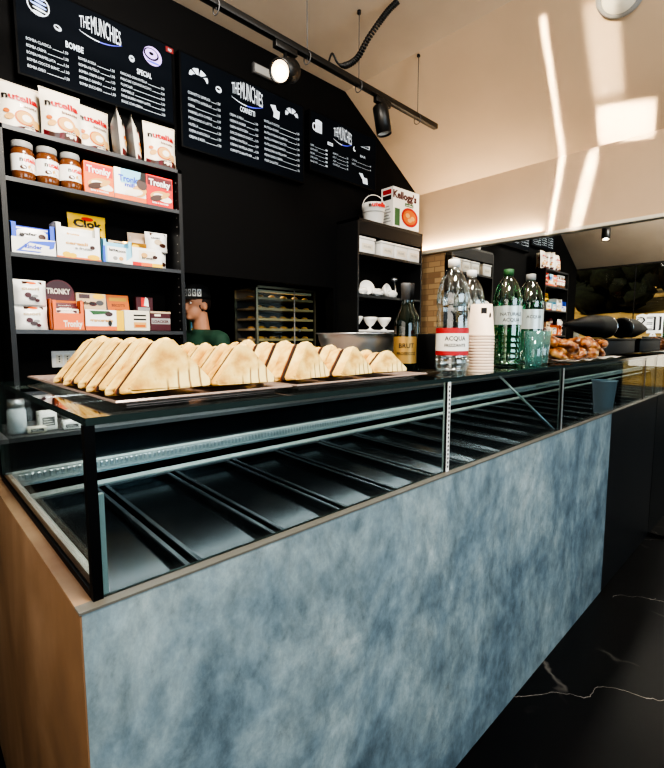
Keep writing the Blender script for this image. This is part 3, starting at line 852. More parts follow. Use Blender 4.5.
def biscuit_bag():
    m = MB(); w, h, d = .185, .25, .07
    fn = pillow(m, w, h, d, 'cream', 'foil', lower=None)
    f2 = lambda a, b: fn(a, b, .003); f3 = lambda a, b: fn(a, b, .0045); f1 = lambda a, b: fn(a, b, .002)
    for i in range(8):      # dark band at the foot
        x0 = -w * .46 + i * w * .115
        m.flat([(x0, .006), (x0 + w * .115, .006), (x0 + w * .115, .042 - .012 * math.sin((i + 1) * .8)), (x0, .042 - .012 * math.sin(i * .8))], 'choco' if i % 3 else 'dark_red', fn=f1)
    m.text('n', -.074, .158, .03, 'ink', fn=f2, bold=.04, w=.022)
    m.text('utella', -.05, .158, .03, 'red', fn=f2, bold=.04, w=.122)
    m.text('biscuits', -.005, .132, .013, 'hazel', fn=f2, bold=.02, w=.07)
    m.oval(.012, .082, .042, .036, 'orange_deep', fn=f1); m.oval(.014, .084, .036, .030, 'tan', fn=f2); m.oval(.02, .082, .02, .017, 'cream', fn=f3)
    m.oval(-.05, .075, .02, .014, 'tan', fn=f2, rot=.5); m.oval(.06, .065, .016, .02, 'tan', fn=f2); m.oval(-.06, .1, .012, .01, 'orange_deep', fn=f2)
    m.text('croccanti', -.02, .04, .01, 'cream', fn=f3, w=.07)
    m.rect(-w * .47, w * .47, h * .955, h * .985, 'beige_card', fn=f1)
    return m
bm_ = biscuit_bag()
GB_ = 'biscuit pouches on the top shelf'
base = None
for (x, y, rz, rx, lab) in [(.515, 2.735, .05, -.05, 'leftmost cream biscuit pouch on the top of the shelf unit'),
                       (.68, 2.672, .02, -.06, 'second cream biscuit pouch from the left, facing front on the top shelf'),
                       (.84, 2.735, .12, -.05, 'third cream biscuit pouch, left of the two turned edgewise'),
                       (.968, 2.70, 1.27, -.06, 'pouch turned edgewise showing its silver back, taller of the two'),
                       (1.06, 2.73, 1.27, -.08, 'pouch turned edgewise next to the rightmost biscuit pouch'),
                       (1.185, 2.68, -.05, -.04, 'rightmost cream biscuit pouch at the end of the top shelf')]:
    if base is None:
        base = tag(bm_.build('biscuit_pouch', loc=(x, y, 2.424), rot=(rx, 0, rz)), lab, 'pouch', GB_)
    else: dup(base, lab, (x, y, 2.424), (rx, 0, rz))

def spread_jar(label, x, y, z):
    t = thing('spread_jar', label, 'jar', (x, y, z), .25, 'hazelnut spread jars')
    R, H = .05, .18
    MB().lathe([(0, .004), (.042, 0), (R * .93, .01), (R, .03), (R, .06), (R * .96, .09), (R, .12), (R, .135), (R * .82, .15), (R * .8, .155)], 'hazel', 28, sx=1).build('glass', t)
    m = MB(); R2 = R * 1.01
    m.lathe([(R2, .042), (R2, .118)], 'white_gloss', 28, cap=False)
    fn = lambda px, pz: (R2 * 1.01 * math.sin(px / R2), -R2 * 1.01 * math.cos(px / R2), pz)
    m.text('n', -.034, .085, .02, 'ink', fn=fn, w=.014, bold=.04); m.text('utella', -.018, .085, .02, 'bright_red', fn=fn, w=.066, bold=.04)
    m.oval(.02, .062, .022, .014, 'tan', fn=fn); m.oval(-.02, .058, .014, .01, 'choco', fn=fn)
    m.build('label', t)
    MB().lathe([(R * .88, .152), (R * .9, .154), (R * .9, .178), (R * .86, .182), (0, .182)], 'grey', 28).build('lid', t)
    return t
for x, lab in [(.50, 'leftmost jar of brown hazelnut spread with grey lid on the shelf'), (.602, 'middle jar of brown hazelnut spread with grey lid on the shelf'), (.704, 'jar of brown hazelnut spread standing beside the orange carton')]:
    if x < .51: J0 = spread_jar(lab, x, 2.665, SZ[1] + .0005)
    else: dup(J0, lab, (x, 2.665, SZ[1] + .0005), (0, 0, .25), 'hazelnut spread jars')

def carton(name, label, x, y, z, w, d, h, base, prints, rz=0., cat='box', group=None, bev=.002):
    z += .0006; m = MB(); m.box(-w/2, w/2, -d/2, d/2, 0, h, base, bev=bev, seg=1)
    yy = -d/2
    for q, p in enumerate(prints):
        y_ = yy - .0008 - .0004 * q
        k = p[0]
        if k == 'r': m.rect(p[1]*w, p[2]*w, p[3]*h, p[4]*h, p[5], y_)
        elif k == 'o': m.oval(p[1]*w, p[2]*h, p[3], p[4], p[5], y_, rot=p[6] if len(p) > 6 else 0)
        elif k == 't': m.text(p[1], p[2]*w, p[3]*h, p[4], p[5], y_, w=p[6]*w if p[6] else None, align='c', bold=.04)
        elif k == 'f': m.flat([(a*w, b*h) for a, b in p[1]], p[2], y_)
    o = m.build(name, loc=(x, y, z), rz=rz)
    return tag(o, label, cat, group)
def wafer_print(logo, col):
    return [('f', [(-.45, .68), (.45, .62), (.45, .93), (-.45, .95)], col), ('t', logo, 0, .68, .032, 'white', .8),
            ('o', -.05, .4, .05, .022, 'tan', .25), ('o', .1, .33, .055, .02, 'cream', -.2), ('o', -.12, .3, .04, .016, 'choco', .3), ('o', .2, .42, .03, .012, 'tan', .6), ('t', 'latte e nocciole', 0, .12, .01, 'white', .6)]
carton('wafer_carton', 'orange-red wafer carton with white lettering beside the spread jars', .831, 2.67, SZ[1], .146, .07, .165, 'orange', wafer_print('Tronky', 'bright_red'))
carton('wafer_carton', 'white and blue wafer carton between the orange and the red cartons', .991, 2.67, SZ[1], .17, .07, .17, 'white',
       [('r', -.5, .5, 0, .2, 'orange'), ('f', [(-.5, .55), (.5, .62), (.5, 1), (-.5, 1)], 'light_blue'), ('r', -.5, -.3, .2, 1, 'white_gloss'), ('t', 'Tronky', -.02, .62, .03, 'blue', .7), ('t', 'milk', .02, .47, .02, 'blue', .4), ('o', .28, .4, .04, .03, 'tan', .3), ('o', .36, .62, .028, .03, 'choco', .8), ('o', .1, .32, .05, .018, 'cream', .2), ('f', [(.3, .75), (.5, .7), (.5, 1), (.34, 1)], 'ink')])
carton('wafer_carton', 'red wafer carton at the right end of the jar shelf', 1.155, 2.67, SZ[1], .155, .07, .175, 'bright_red', wafer_print('Tronky', 'dark_red'))

# third shelf: display boxes
def display_box(label, x, y, z, w, d, h, hb, col, col_in, prints, back=True):
    """open counter-display carton with low front and winged sides"""
    t = thing('display_box', label, 'box', (x, y, z))
    m = MB(); e = .003
    m.box(-w/2, w/2, -d/2, d/2, 0, e, col)
    m.box(-w/2, w/2, -d/2, -d/2 + e, 0, h, col)
    m.box(-w/2, w/2, d/2 - e, d/2, 0, hb, col_in)
    for s in (-1, 1):
        x0 = s * w/2; x1 = s * (w/2 - e)
        m.prism([(-d/2, 0), (d/2, 0), (d/2, hb), (-d/2 + d * .25, hb), (-d/2, h + (hb - h) * .85)], min(x0, x1), max(x0, x1), col, axis='x')
        fx0, fx1 = sorted((s * w/2, s * (w/2 - w * .12)))
        m.box(fx0, fx1, -d/2, -d/2 + e, h, h + (hb - h) * .9, col)
    for q, p in enumerate(prints):
        y_ = -d/2 - .0008 - .0004 * q
        if p[0] == 'r': m.rect(p[1]*w, p[2]*w, p[3]*h, p[4]*h, p[5], y_)
        elif p[0] == 'o': m.oval(p[1]*w, p[2]*h, p[3], p[4], p[5], y_, rot=p[6] if len(p) > 6 else 0)
        elif p[0] == 't': m.text(p[1], p[2]*w, p[3]*h, p[4], p[5], y_, w=p[6]*w if p[6] else None, align='c', bold=.04)
        elif p[0] == 'f': m.flat([(a*w, b*h) for a, b in p[1]], p[2], y_)
    m.build('carton', t)
    return t
def snack(name, label, x, y, z, w, d, h, base, prints, rot, cat, group=None):
    """flow-wrapped bar or small pouch with crimped ends"""
    m = MB()
    fn = pillow(m, w, h, d, base, base, nx=10, nz=8)
    for q, p in enumerate(prints):
        f = lambda a, b, o=.0015 + .0006 * q: fn(a, b, o)
        if p[0] == 'r': m.rect(p[1]*w, p[2]*w, p[3]*h, p[4]*h, p[5], fn=f)
        elif p[0] == 'o': m.oval(p[1]*w, p[2]*h, p[3], p[4], p[5], fn=f)
        elif p[0] == 't': m.text(p[1], p[2]*w, p[3]*h, p[4], p[5], fn=f, w=p[6]*w if p[6] else None, align='c', bold=.04)
    o = m.build(name, loc=(x, y, z + (.0025 if rot[0] else 0)), rot=rot)
    return tag(o, label, cat, group)
z3 = SZ[2] + .0005
display_box('royal blue and white display box at the left end of the third shelf', .515, 2.67, z3, .182, .12, .075, .15, 'royal', 'blue',
            [('r', -.5, .5, .0, 1, 'white'), ('f', [(-.42, .12), (.1, .12), (.45, .5), (.5, .95), (-.1, .8)], 'royal'), ('f', [(-.3, .2), (.3, .2), (.35, .6), (-.1, .7)], 'white'), ('t', 'kinder', -.02, .35, .018, 'blue', .4), ('o', .3, .3, .016, .012, 'white')])
for k in range(2):
    snack('wafer_bar', ['white and blue wrapped bar standing in the royal blue display box, front one', 'wrapped bar standing behind another in the royal blue display box'][k], .515, 2.655 + .03 * k, z3 + .004, .14, .02, .125 + .004 * k, 'white_gloss',
          [('r', -.5, .5, .85, .95, 'royal'), ('t', 'wafer', -.1, .72, .012, 'ink', .5), ('o', .3, .7, .016, .014, 'choco'), ('o', -.3, .7, .01, .008, 'ink')], (0, 0, 0), 'bar', 'bars in the blue display box')
display_box('white display box with yellow fruit print on the third shelf', .71, 2.665, z3, .205, .12, .115, .175, 'white_gloss', 'white',
            [('r', -.5, .5, 0, .07, 'orange'), ('o', -.28, .15, .02, .014, 'yellow'), ('o', -.15, .13, .018, .012, 'yellow'), ('o', .32, .13, .03, .013, 'yellow'), ('t', 'cereali', -.05, .6, .014, 'tan', .5), ('t', 'e frutta', .1, .42, .012, 'grey', .4), ('o', .3, .55, .012, .01, 'choco')])
for k in range(2):
    snack('snack_sachet', ['white sachet standing in the white fruit display box, front one', 'white sachet behind the front one in the white fruit display box'][k], .71, 2.65 + .03 * k, z3 + .004, .15, .022, .14 + .006 * k, 'white', [('o', .2, .75, .014, .01, 'yellow'), ('t', 'frutta', -.1, .85, .01, 'tan', .4)], (0, 0, 0), 'sachet', 'sachets in the white display box')
snack('biscuit_bag', 'yellow biscuit pouch with black lettering behind the display boxes', .80, 2.765, z3, .19, .06, .265, 'yellow',
      [('r', -.5, .5, .88, .99, 'yellow'), ('f', ) if False else ('o', 0, .9, .03, .012, 'bright_red'), ('t', 'Ciok', .0, .72, .04, 'ink', .75), ('o', .1, .5, .05, .03, 'choco'), ('o', -.2, .45, .03, .03, 'tan'), ('r', .05, .45, .1, .35, 'blue')], (-.04, 0, 0), 'pouch')
display_box('light blue display box right of the white fruit display box', .898, 2.66, z3, .15, .11, .085, .125, 'light_blue', 'light_blue',
            [('r', -.5, -.42, 0, 1, 'royal'), ('r', -.36, .28, .04, 1, 'white'), ('t', 'latte', -.15, .72, .014, 'ink', .3), ('t', 'cocco', .12, .68, .014, 'ink', .3), ('o', -.1, .3, .012, .01, 'grey'), ('o', .1, .3, .012, .01, 'tan'), ('f', [(.15, .0), (.5, .5), (.5, 0)], 'white')])
snack('snack_pouch', 'beige and brown snack pouch behind the light blue display box', .964, 2.75, z3, .13, .04, .145, 'beige_card', [('r', -.3, .3, .75, .92, 'choco'), ('t', 'mix', 0, .5, .02, 'ink', .4)], (-.05, 0, .1), 'pouch')
snack('snack_pouch', 'gold and grey snack pouch behind the red and yellow based carton', 1.03, 2.707, z3, .13, .04, .14, 'gold', [('r', -.5, .5, .6, .75, 'grey'), ('o', 0, .85, .02, .01, 'yellow')], (-.05, 0, -.1), 'pouch')
carton('biscuit_carton', 'white biscuit carton with red and yellow foot stripe on the third shelf', 1.06, 2.65, z3, .17, .07, .1, 'white_gloss',
       [('r', -.5, -.2, 0, .2, 'bright_red'), ('r', -.2, .15, 0, .2, 'orange'), ('r', .15, .5, 0, .2, 'yellow'), ('r', -.28, .28, .35, .85, 'cream'), ('o', -.1, .6, .018, .014, 'tan'), ('o', .25, .55, .014, .01, 'choco'), ('t', 'krumiri', .02, .4, .012, 'ink', .4)])
for k, (z, x, lab) in enumerate([(0, 1.155, 'lower white and brown sachet at the right end of the third shelf'), (.108, 1.15, 'upper white and brown sachet stacked at the right end of the third shelf')]):
    snack('snack_sachet', lab, x + .01 * k, 2.725, z3 + z, .13, .07, .112, 'white', [('r', -.3, .4, .8, .95, 'choco'), ('o', 0, .45, .022, .016, 'beige_card'), ('o', .2, .3, .02, .012, 'choco'), ('t', 'cacao', -.1, .62, .012, 'grey_dark', .4)], (0, 0, .1 - .2 * k), 'sachet', 'stacked sachets on the third shelf')
snack('snack_sachet', 'peach coloured sachet standing left of the stacked brown and white sachets', 1.085, 2.80, z3, .12, .05, .215, 'cup_shade', [('r', -.4, .4, .6, .9, 'cream'), ('o', 0, .5, .02, .02, 'orange')], (-.015, 0, -.2), 'sachet')

# bottom shelf
z4 = SZ[3] + .0005
for k, (z, lab) in enumerate([(0, 'lower of the two white snack packs at the left of the bottom shelf'), (.121, 'upper of the two white snack packs at the left of the bottom shelf')]):
    snack('snack_pack', lab, .493, 2.67, z4 + z, .145, .08, .122, 'white_gloss', [('r', -.22, .35, .82, .93, 'choco'), ('o', .05, .87, .02, .006, 'orange'), ('t', 'cuori', -.02, .58, .014, 'beige_card', .5), ('o', -.1, .38, .014, .012, 'maroon'), ('o', .02, .25, .016, .01, 'choco'), ('o', .1, .35, .014, .006, 'grey'), ('o', .16, .18, .01, .008, 'maroon')], (0, 0, .03), 'pack', 'white snack packs on the bottom shelf')
t = thing('round_display_card', 'dark red round-topped display carton behind the orange display box', 'box', (.635, 2.765, z4))
m = MB(); prof = [(-.07, 0), (.075, 0), (.075, .19)] + [(.0025 + .0725 * math.cos(a), .19 + .0725 * math.sin(a)) for a in [PI * q / 12 for q in range(1, 12)]] + [(-.07, .19)]
m.prism(prof, -.03, .03, 'dark_red'); m.text('TRONKY', 0, .19, .026, 'cream', -.0315, w=.11, align='c', bold=.04); m.oval(0, .2, .062, .055, 'maroon', -.0305); m.build('carton', t)
display_box('orange display box holding red wrapped bars on the bottom shelf', .645, 2.665, z4, .145, .12, .085, .155, 'orange', 'orange_deep', [('t', 'Tronky', .12, .2, .03, 'cream', .6), ('r', -.5, .5, 0, .06, 'orange_deep')])
for k in range(3):
    snack('wrapped_bar', 'dark red wrapped bar in the orange display box, %s from the front' % ordw[k], .645, 2.64 + .022 * k, z4 + .004, .115, .018, .105 + .016 * k, 'dark_red' if k != 0 else 'cream', [('r', -.4, .4, .8, .92, 'maroon'), ('t', 'tronky', 0, .86, .008, 'cream', .5)], (0, 0, 0), 'bar', 'wrapped bars in the orange display box')
carton('biscuit_pack', 'beige biscuit pack lying behind the white and yellow carton', .787, 2.76, z4, .15, .08, .2, 'beige_card', [('r', -.4, -.05, .86, .97, 'choco'), ('o', .25, .92, .03, .014, 'yellow'), ('o', .05, .72, .02, .012, 'maroon'), ('o', .28, .75, .02, .014, 'grey_dark'), ('t', 'sfoglie', -.1, .7, .016, 'ink', .4)])
m = MB(); m.prism([(-.058, 0), (.058, 0), (.045, .2), (-.075, .2)], -.02, .02, 'orange_deep')
m.text('BISCOTTI', -.012, .135, .014, 'choco', -.021, w=.07, align='c'); m.text('d oro', -.012, .11, .012, 'choco', -.021, w=.04, align='c'); m.rect(-.06, .035, .165, .185, 'gold', -.021)
m.prism([(-.085, 0), (-.058, 0), (-.075, .2)], -.02, .02, 'grey_dark')
tag(m.build('display_card', loc=(.951, 2.77, z4 + .0025), rot=(-.06, 0, 0)), 'orange-brown slanted carton standing behind the white cartons', 'box')
carton('snack_pack', 'dark red pack with white corner at the right rear of the bottom shelf', 1.085, 2.77, z4, .10, .05, .2, 'maroon', [('r', -.2, .12, .72, .98, 'bright_red'), ('f', [(-.05, .75), (.25, .72), (.2, .95), (.05, 1)], 'white'), ('r', -.4, .3, .6, .7, 'grey'), ('r', -.4, .5, .45, .58, 'red')])
carton('biscuit_carton', 'white and yellow carton with orange foot in the middle of the bottom shelf', .822, 2.655, z4, .193, .07, .108, 'white_gloss', [('r', -.5, .35, 0, .2, 'orange'), ('r', .3, .5, 0, 1, 'yellow'), ('f', [(-.3, .75), (.2, .85), (.1, .95), (-.4, .95)], 'green'), ('o', .1, .8, .02, .012, 'choco'), ('t', 'grancereale', -.1, .42, .016, 'tan', .6), ('o', .12, .35, .01, .016, 'ink')])
carton('wafer_box', 'ivory box with brown stripes right of the white and yellow carton', .992, 2.655, z4, .14, .07, .112, 'ivory', [('r', -.15, .35, .72, .8, 'ink'), ('r', -.15, .35, .52, .6, 'ink'), ('r', -.15, .35, .14, .42, 'tan'), ('r', -.1, .3, .18, .3, 'orange_deep')])
carton('wafer_box', 'maroon box with pale lettering at the right end of the bottom shelf', 1.125, 2.655, z4, .12, .07, .112, 'maroon', [('r', -.45, .48, .35, .65, 'grey'), ('t', 'LOACKER', 0, .42, .014, 'maroon', .8), ('r', -.5, .5, .9, 1, 'beige_card'), ('r', -.3, 0, .75, .85, 'cream')])

# ------------------------------------------------------------------ middle shelf unit
MS = thing('shelf_unit', 'narrow black shelf unit in the corner between hatch and brick wall', 'shelves', (0, 0, 0))
mx0, mx1 = 2.775, 3.67
MB().box(mx0, mx0 + .02, SF, YB - .002, 0, 2.425, 'shelf_black').build('side_panel', MS)
MB().box(mx1 - .02, mx1, SF, YB - .002, 0, 2.425, 'shelf_black').build('side_panel', MS)
MB().box(mx0 + .02, mx1 - .02, YB - .012, YB - .002, 0, 2.42, 'black_paint').build('back_panel', MS)
MZ = [2.425, 2.155, 1.81, 1.505]
for z in MZ:
    m = MB(); e = .02 if z < 2.4 else 0
    m.box(mx0 + e, mx1 - e, SF, YB - .012, z - .02, z, 'shelf_black'); m.build('shelf', MS)
MB().box(mx0 + .02, mx1 - .02, SF + .002, SF + .015, 2.3, 2.405, 'black_matt').build('top_rail', MS)
# bucket
t = thing('spread_bucket', 'white plastic bucket with red lettering and raised handle on the corner shelf unit', 'bucket', (3.08, 2.70, 2.4255), -.5)
t.scale = (.82, .82, .86)
MB().lathe([(0, .003), (.093, 0), (.1, .006), (.118, .15), (.125, .152), (.125, .2), (.118, .205), (0, .205)], 'white', 32).build('tub', t)
m = MB()
fn = lambda px, pz: ((.103 + .10 * pz) * 1.13 * math.sin(px / .118), -(.103 + .10 * pz) * 1.13 * math.cos(px / .118), pz)
m.text('n', -.085, .155, .038, 'ink', fn=fn, w=.025, bold=.06); m.text('utella', -.056, .155, .038, 'bright_red', fn=fn, w=.145, bold=.06)
m.lathe([(.1195, .108), (.122, .118)], 'grey', 32, cap=False); m.build('print', t)
MB().tube([(.125 * math.cos(a), -.01, .17 + .125 * math.sin(a)) for a in [PI * q / 20 for q in range(21)]], .004, 'white', 6).build('handle', t)
# cereal carton
t = thing('cereal_carton', 'white breakfast cereal carton with red script on the corner shelf unit', 'box', (3.455, 2.70, 2.4255), math.radians(-2))
m = MB(); W, D, H = .37, .14, .36
m.box(-W/2, W/2, -D/2, D/2, 0, H, 'white')
m.text("Kellogg's", -.02, .27, .06, 'maroon', -D/2 - .001, w=.33, align='c', bold=.05, rot=0)
m.rect(-.02, .1, .215, .245, 'green', -D/2 - .001); m.text('corn flakes', .04, .222, .014, 'white', -D/2 - .0015, w=.1, align='c')
m.oval(.05, .125, .12, .085, 'red', -D/2 - .001); m.oval(.05, .125, .095, .064, 'orange_deep', -D/2 - .0015); m.oval(.02, .14, .03, .02, 'tan', -D/2 - .002); m.oval(.09, .12, .03, .02, 'tan', -D/2 - .002); m.oval(.05, .1, .03, .018, 'tan', -D/2 - .002)
m.rect(-.16, -.09, .03, .18, 'green', -D/2 - .001); m.rect(-W/2, W/2, 0, .016, 'ink', -D/2 - .001)
Ms = Matrix.Translation((-W/2, 0, 0)) @ Matrix.Rotation(-PI/2, 4, 'Z')
m.rect(-.05, .05, .3, .34, 'red', -.001, M=Ms); m.rect(-.05, .05, .25, .29, 'ink', -.001, M=Ms)
for q in range(6): m.rect(-.05, .045 - .01 * (q % 3), .06 + .026 * q, .07 + .026 * q, 'grey', -.001, M=Ms)
m.build('carton', t)
# lidded white containers
def container():
    m = MB(); m.box(-.085, .085, -.1, .1, 0, .10, 'white', bev=.008); l = MB(); l.box(-.09, .09, -.105, .105, .101, .118, 'white_gloss', bev=.004)
    l.box(-.07, .07, -.085, .085, .118, .121, 'ivory'); q = MB(); q.rect(-.06, .06, .025, .07, 'ivory', -.1012); q.text('POLVERE', 0, .04, .014, 'grey', -.102, w=.08, align='c'); return m, l, q
cA, cB, cC = container(); r0 = None
for k, x in enumerate([2.905, 3.17, 3.36, 3.553]):
    lab = 'white lidded container under the top of the corner shelf unit, %s from the left' % ordw[k]
    if r0 is None:
        r0 = thing('lidded_container', lab, 'container', (x, 2.71, MZ[1] + .0005), group='white lidded containers'); cA.build('tub', r0); cB.build('lid', r0); cC.build('label', r0); r0.scale = (1.15, 1, 1.1)
    else: dup(r0, lab, (x, 2.71, MZ[1] + .0005), (0, 0, 0), 'white lidded containers', (1.03, 1, 1.1))
# dessert cups and crumpled bags
def dessert_cup():
    m = MB(); m.lathe([(.0, .004), (.03, 0), (.03, .006), (.008, .016), (.008, .03), (.03, .045), (.06, .09), (.066, .115), (.062, .115), (.055, .09), (.02, .05), (0, .045)], 'white_gloss', 28); return m
dc = dessert_cup(); r1 = None
for k, (x, z, rot, lab) in enumerate([(2.87, MZ[3], (0, 0, 0), 'white dessert cup at the left end of the lowest corner shelf'), (3.06, MZ[3], (0, 0, 0), 'white dessert cup in the middle of the lowest corner shelf'), (3.25, MZ[3], (0, 0, 0), 'white dessert cup at the right end of the row on the lowest corner shelf'),
                                     (3.02, MZ[2] + .06, (1.2, 0, -.5), 'white dessert cup tipped over on the middle corner shelf, left one'), (3.22, MZ[2] + .06, (1.3, .1, .2), 'white dessert cup tipped over on the middle corner shelf, right one')]):
    if z > 1.6: loc = (x, 2.762, MZ[2] + .035)
    else: loc = (x, 2.71, z + .014)
    if r1 is None: r1 = tag(dc.build('dessert_cup', loc=loc, rot=rot), lab, 'cup', 'white dessert cups')
    else: dup(r1, lab, loc, rot)
m = MB(); m.box(-.26, .26, -.09, .09, 0, .008, 'white', bev=.003); m.box(-.26, .26, -.095, -.088, 0, .014, 'white'); tag(m.build('white_tray', loc=(3.06, 2.71, MZ[3] + .0005)), 'flat white tray under the dessert cups on the lowest corner shelf', 'tray')
def crumple(w, seed):
    rnd = random.Random(seed); m = MB(); m.ball((0, 0, .032), (w * .85, .018, .03), 'white', 16, 10)
    m.v = [Vector((v.x + rnd.uniform(-.008, .008), v.y + rnd.uniform(-.008, .008), max(0, v.z + rnd.uniform(-.006, .008)))) for v in m.v]; return m
for k, (x, w_) in enumerate([(2.875, .07), (3.06, .09), (3.26, .085), (3.50, .045)]):
    tag(crumple(w_, k).build('napkin_bundle', loc=(x, 2.626, MZ[2] + .001)), 'crumpled white napkin bundle at the front of the middle corner shelf, %s from the left' % ordw[k], 'napkins', 'white napkin bundles')
t = thing('metal_scoop', 'steel scoop leaning among the white bundles on the middle corner shelf', 'scoop', (3.38, 2.68, MZ[2]))
MB().tube([(0, 0, .006), (.03, .03, .1), (.05, .06, .17)], .007, 'steel', 8).build('handle', t); MB().ball((.055, .065, .185), (.035, .03, .022), 'steel', 16, 10).build('bowl', t)

# ------------------------------------------------------------------ menu screens
def menu(label, x0, x1, z0, z1, tilt=0.):
    t = thing('menu_screen', label, 'screen', (0, 0, 0))
    y = 2.79
    MB().box(x0, x1, y, YB - .001, z0, z1, 'menu_frame', bev=.004).build('housing', t)
    f = MB(); f.box(x0 + .012, x1 - .012, y - .002, y, z0 + .012, z1 - .012, 'menu_face'); f.build('display', t)
    return t, MB(), y - .003
def logo(p, x, z, w, h, y):
    def arch(px, pz):
        u = (px - x) / w
        return (px, y, z + (pz - z) * (1 + .25 * math.cos(u * PI)) - h * .3 * u * u)
    p.text('THE', x - w/2, z + h * .12, h * .8, 'menu_white', fn=arch, w=w * .24, bold=.0)
    p.text('MUNCHIES', x - w/2 + w * .27, z - h * .05, h * 1.05, 'menu_white', fn=arch, w=w * .73, bold=.0)
    n = 24
    for i in range(n):     # swoosh under the name
        a0, a1 = i / n, (i + 1) / n
        f = lambda a: z - h * .12 - h * .32 * math.sin(PI * min(1, a * 1.02)) ** .8 + h * .1 * (a - .5)
        th = lambda a: .002 + h * .06 * math.sin(PI * a)
        p.flat([(x - w*.52 + w*1.04*a0, f(a0)), (x - w*.52 + w*1.04*a1, f(a1)), (x - w*.52 + w*1.04*a1, f(a1) - th(a1)), (x - w*.52 + w*1.04*a0, f(a0) - th(a0))], 'menu_white' if a0 < .45 else 'menu_deep', y)
def mlist(p, x0, x1, z0, z1, items, y, h=.0135, m='menu_white', price='1,50'):
    n = len(items)
    for i, it in enumerate(items):
        z = z0 + (z1 - z0) * i / max(1, n - 1) - h / 2
        wt = min((x1 - x0) * .82, len(it) * h * .58)
        p.text(it, x0, z, h, m, y, w=wt, bold=.0)
        pw = h * 1.6
        if x0 + wt + .008 < x1 - pw - .004: p.rect(x0 + wt + .006, x1 - pw - .003, z, z + .0022, m, y)
        p.text(price, x1, z, h, m, y, w=pw, align='r', bold=.0)
def piece(p, t, name):
    if p.v: p.build(name, t)
    return MB()
# first screen
t, p, y = menu('left menu screen above the biscuit pouches, with a donut icon and BOMBE list', .525, 1.335, 2.745, 3.205)
logo(p, .925, 3.085, .21, .07, y)
p = piece(p, t, 'logo')
p.oval(.633, 3.105, .05, .05, 'menu_white', y); p.oval(.633, 3.105, .044, .044, 'menu_frame', y - .0004)
p = piece(p, t, 'icon')
for q in range(5): p.oval(.633 + .006 * (q % 2), 3.14 - .018 * q, .036 - .004 * abs(q - 2), .006, 'menu_blue' if q < 3 else 'menu_white', y - .0008, rot=-.15)
p = piece(p, t, 'icon')
p.oval(.715, 3.035, .018, .014, 'menu_dim', y, rot=-.3); p.oval(.712, 3.037, .011, .005, 'menu_frame', y - .0004, rot=-.3)
p = piece(p, t, 'icon')
p.text('BOMBE', .79, 2.958, .03, 'menu_white', y, w=.085, align='c')
p = piece(p, t, 'heading')
mlist(p, .571, .757, 2.928, 2.80, ['BOMBA CLASSICA', 'BOMBA CREMA', 'BOMBA MARMELLATA', 'BOMBA CIOCCO BIANC', 'BOMBA OREO'], y)
p = piece(p, t, 'price_list')
mlist(p, .806, .988, 2.928, 2.803, ['BOMBA ROSSA', 'BOMBA NUTELLA', 'BOMBA CREMA LAMP', 'BOMBA E GIANDU', 'BOMBA ZUCCHERO'], y)
p = piece(p, t, 'price_list')
p.text('SPECIAL', 1.155, 2.965, .028, 'menu_white', y, w=.085, align='c')
p = piece(p, t, 'heading')
mlist(p, 1.02, 1.272, 2.935, 2.786, ['PANCAKE CON NUTELLA', 'PANCAKE CON PISTACCHIO', 'PLUMCAKE', 'CIAMBELLE', 'PANE BURRO MARM LATTE', 'BOLLE CON CREMA'], y, price='2,50')
p = piece(p, t, 'price_list')
p.oval(1.208, 3.095, .055, .052, 'menu_lilac', y); p.oval(1.2, 3.103, .045, .034, 'menu_frame', y - .0004); p.oval(1.2, 3.105, .036, .026, 'menu_lilac', y - .0008); p.oval(1.2, 3.106, .014, .009, 'menu_frame', y - .0012); p.oval(1.21, 3.06, .04, .006, 'menu_deep', y - .0008)
p = piece(p, t, 'icon')
p.oval(1.086, 3.034, .016, .018, 'menu_dim', y); p.oval(1.086, 3.036, .008, .004, 'menu_frame', y - .0004)
p = piece(p, t, 'icon')
m = MB(); m.box(1.288, 1.335, y - .004, y - .001, 3.155, 3.185, 'menu_red'); m.text('NO', 1.312, 3.162, .014, 'menu_white', y - .005, w=.02, align='c'); o = m.build('red_tag', t); o['label'] = 'small red sticker on the corner'
# second screen
t, p, y = menu('large middle menu screen with croissant icon and three price columns', 1.372, 2.372, 2.635, 3.205)
logo(p, 1.865, 3.075, .25, .085, y)
p = piece(p, t, 'logo')
def cro(p, x, z, s, m, y, flip=1):
    n = 16
    for i in range(n):
        a0, a1 = PI * (-.1 + 1.2 * i / n), PI * (-.1 + 1.2 * (i + 1) / n); r0, r1 = 1, 1
        t0, t1 = .12 + .62 * math.sin(PI * i / n), .12 + .62 * math.sin(PI * (i + 1) / n)
        q = [(math.cos(a0) * (1 - t0), math.sin(a0) * (1 - t0)), (math.cos(a0), math.sin(a0)), (math.cos(a1), math.sin(a1)), (math.cos(a1) * (1 - t1), math.sin(a1) * (1 - t1))]
        if i % 4 != 3: p.flat([(x + flip * u * s, z + v * s * .8) for u, v in q], m, y)
cro(p, 1.5, 3.085, .065, 'menu_white', y)
p = piece(p, t, 'icon')
p.oval(1.641, 3.064, .022, .02, 'menu_white', y); p.oval(1.638, 3.066, .014, .007, 'menu_frame', y - .0004)
p = piece(p, t, 'icon')
p.text('CORNETTI', 1.862, 2.985, .032, 'menu_white', y, w=.12, align='c')
p = piece(p, t, 'heading')
mlist(p, 1.424, 1.65, 2.975, 2.713, ['CORNETTO SEMPLICE', 'CORNETTO INTEGRALE', 'CREMA', 'MARMELLATA O MIELE', 'PISTACCHIO E LATTE', 'NUTELLA', 'CREMA E NOCCIOLA', 'CREMA E RISO'], y, .0155)
p = piece(p, t, 'price_list')
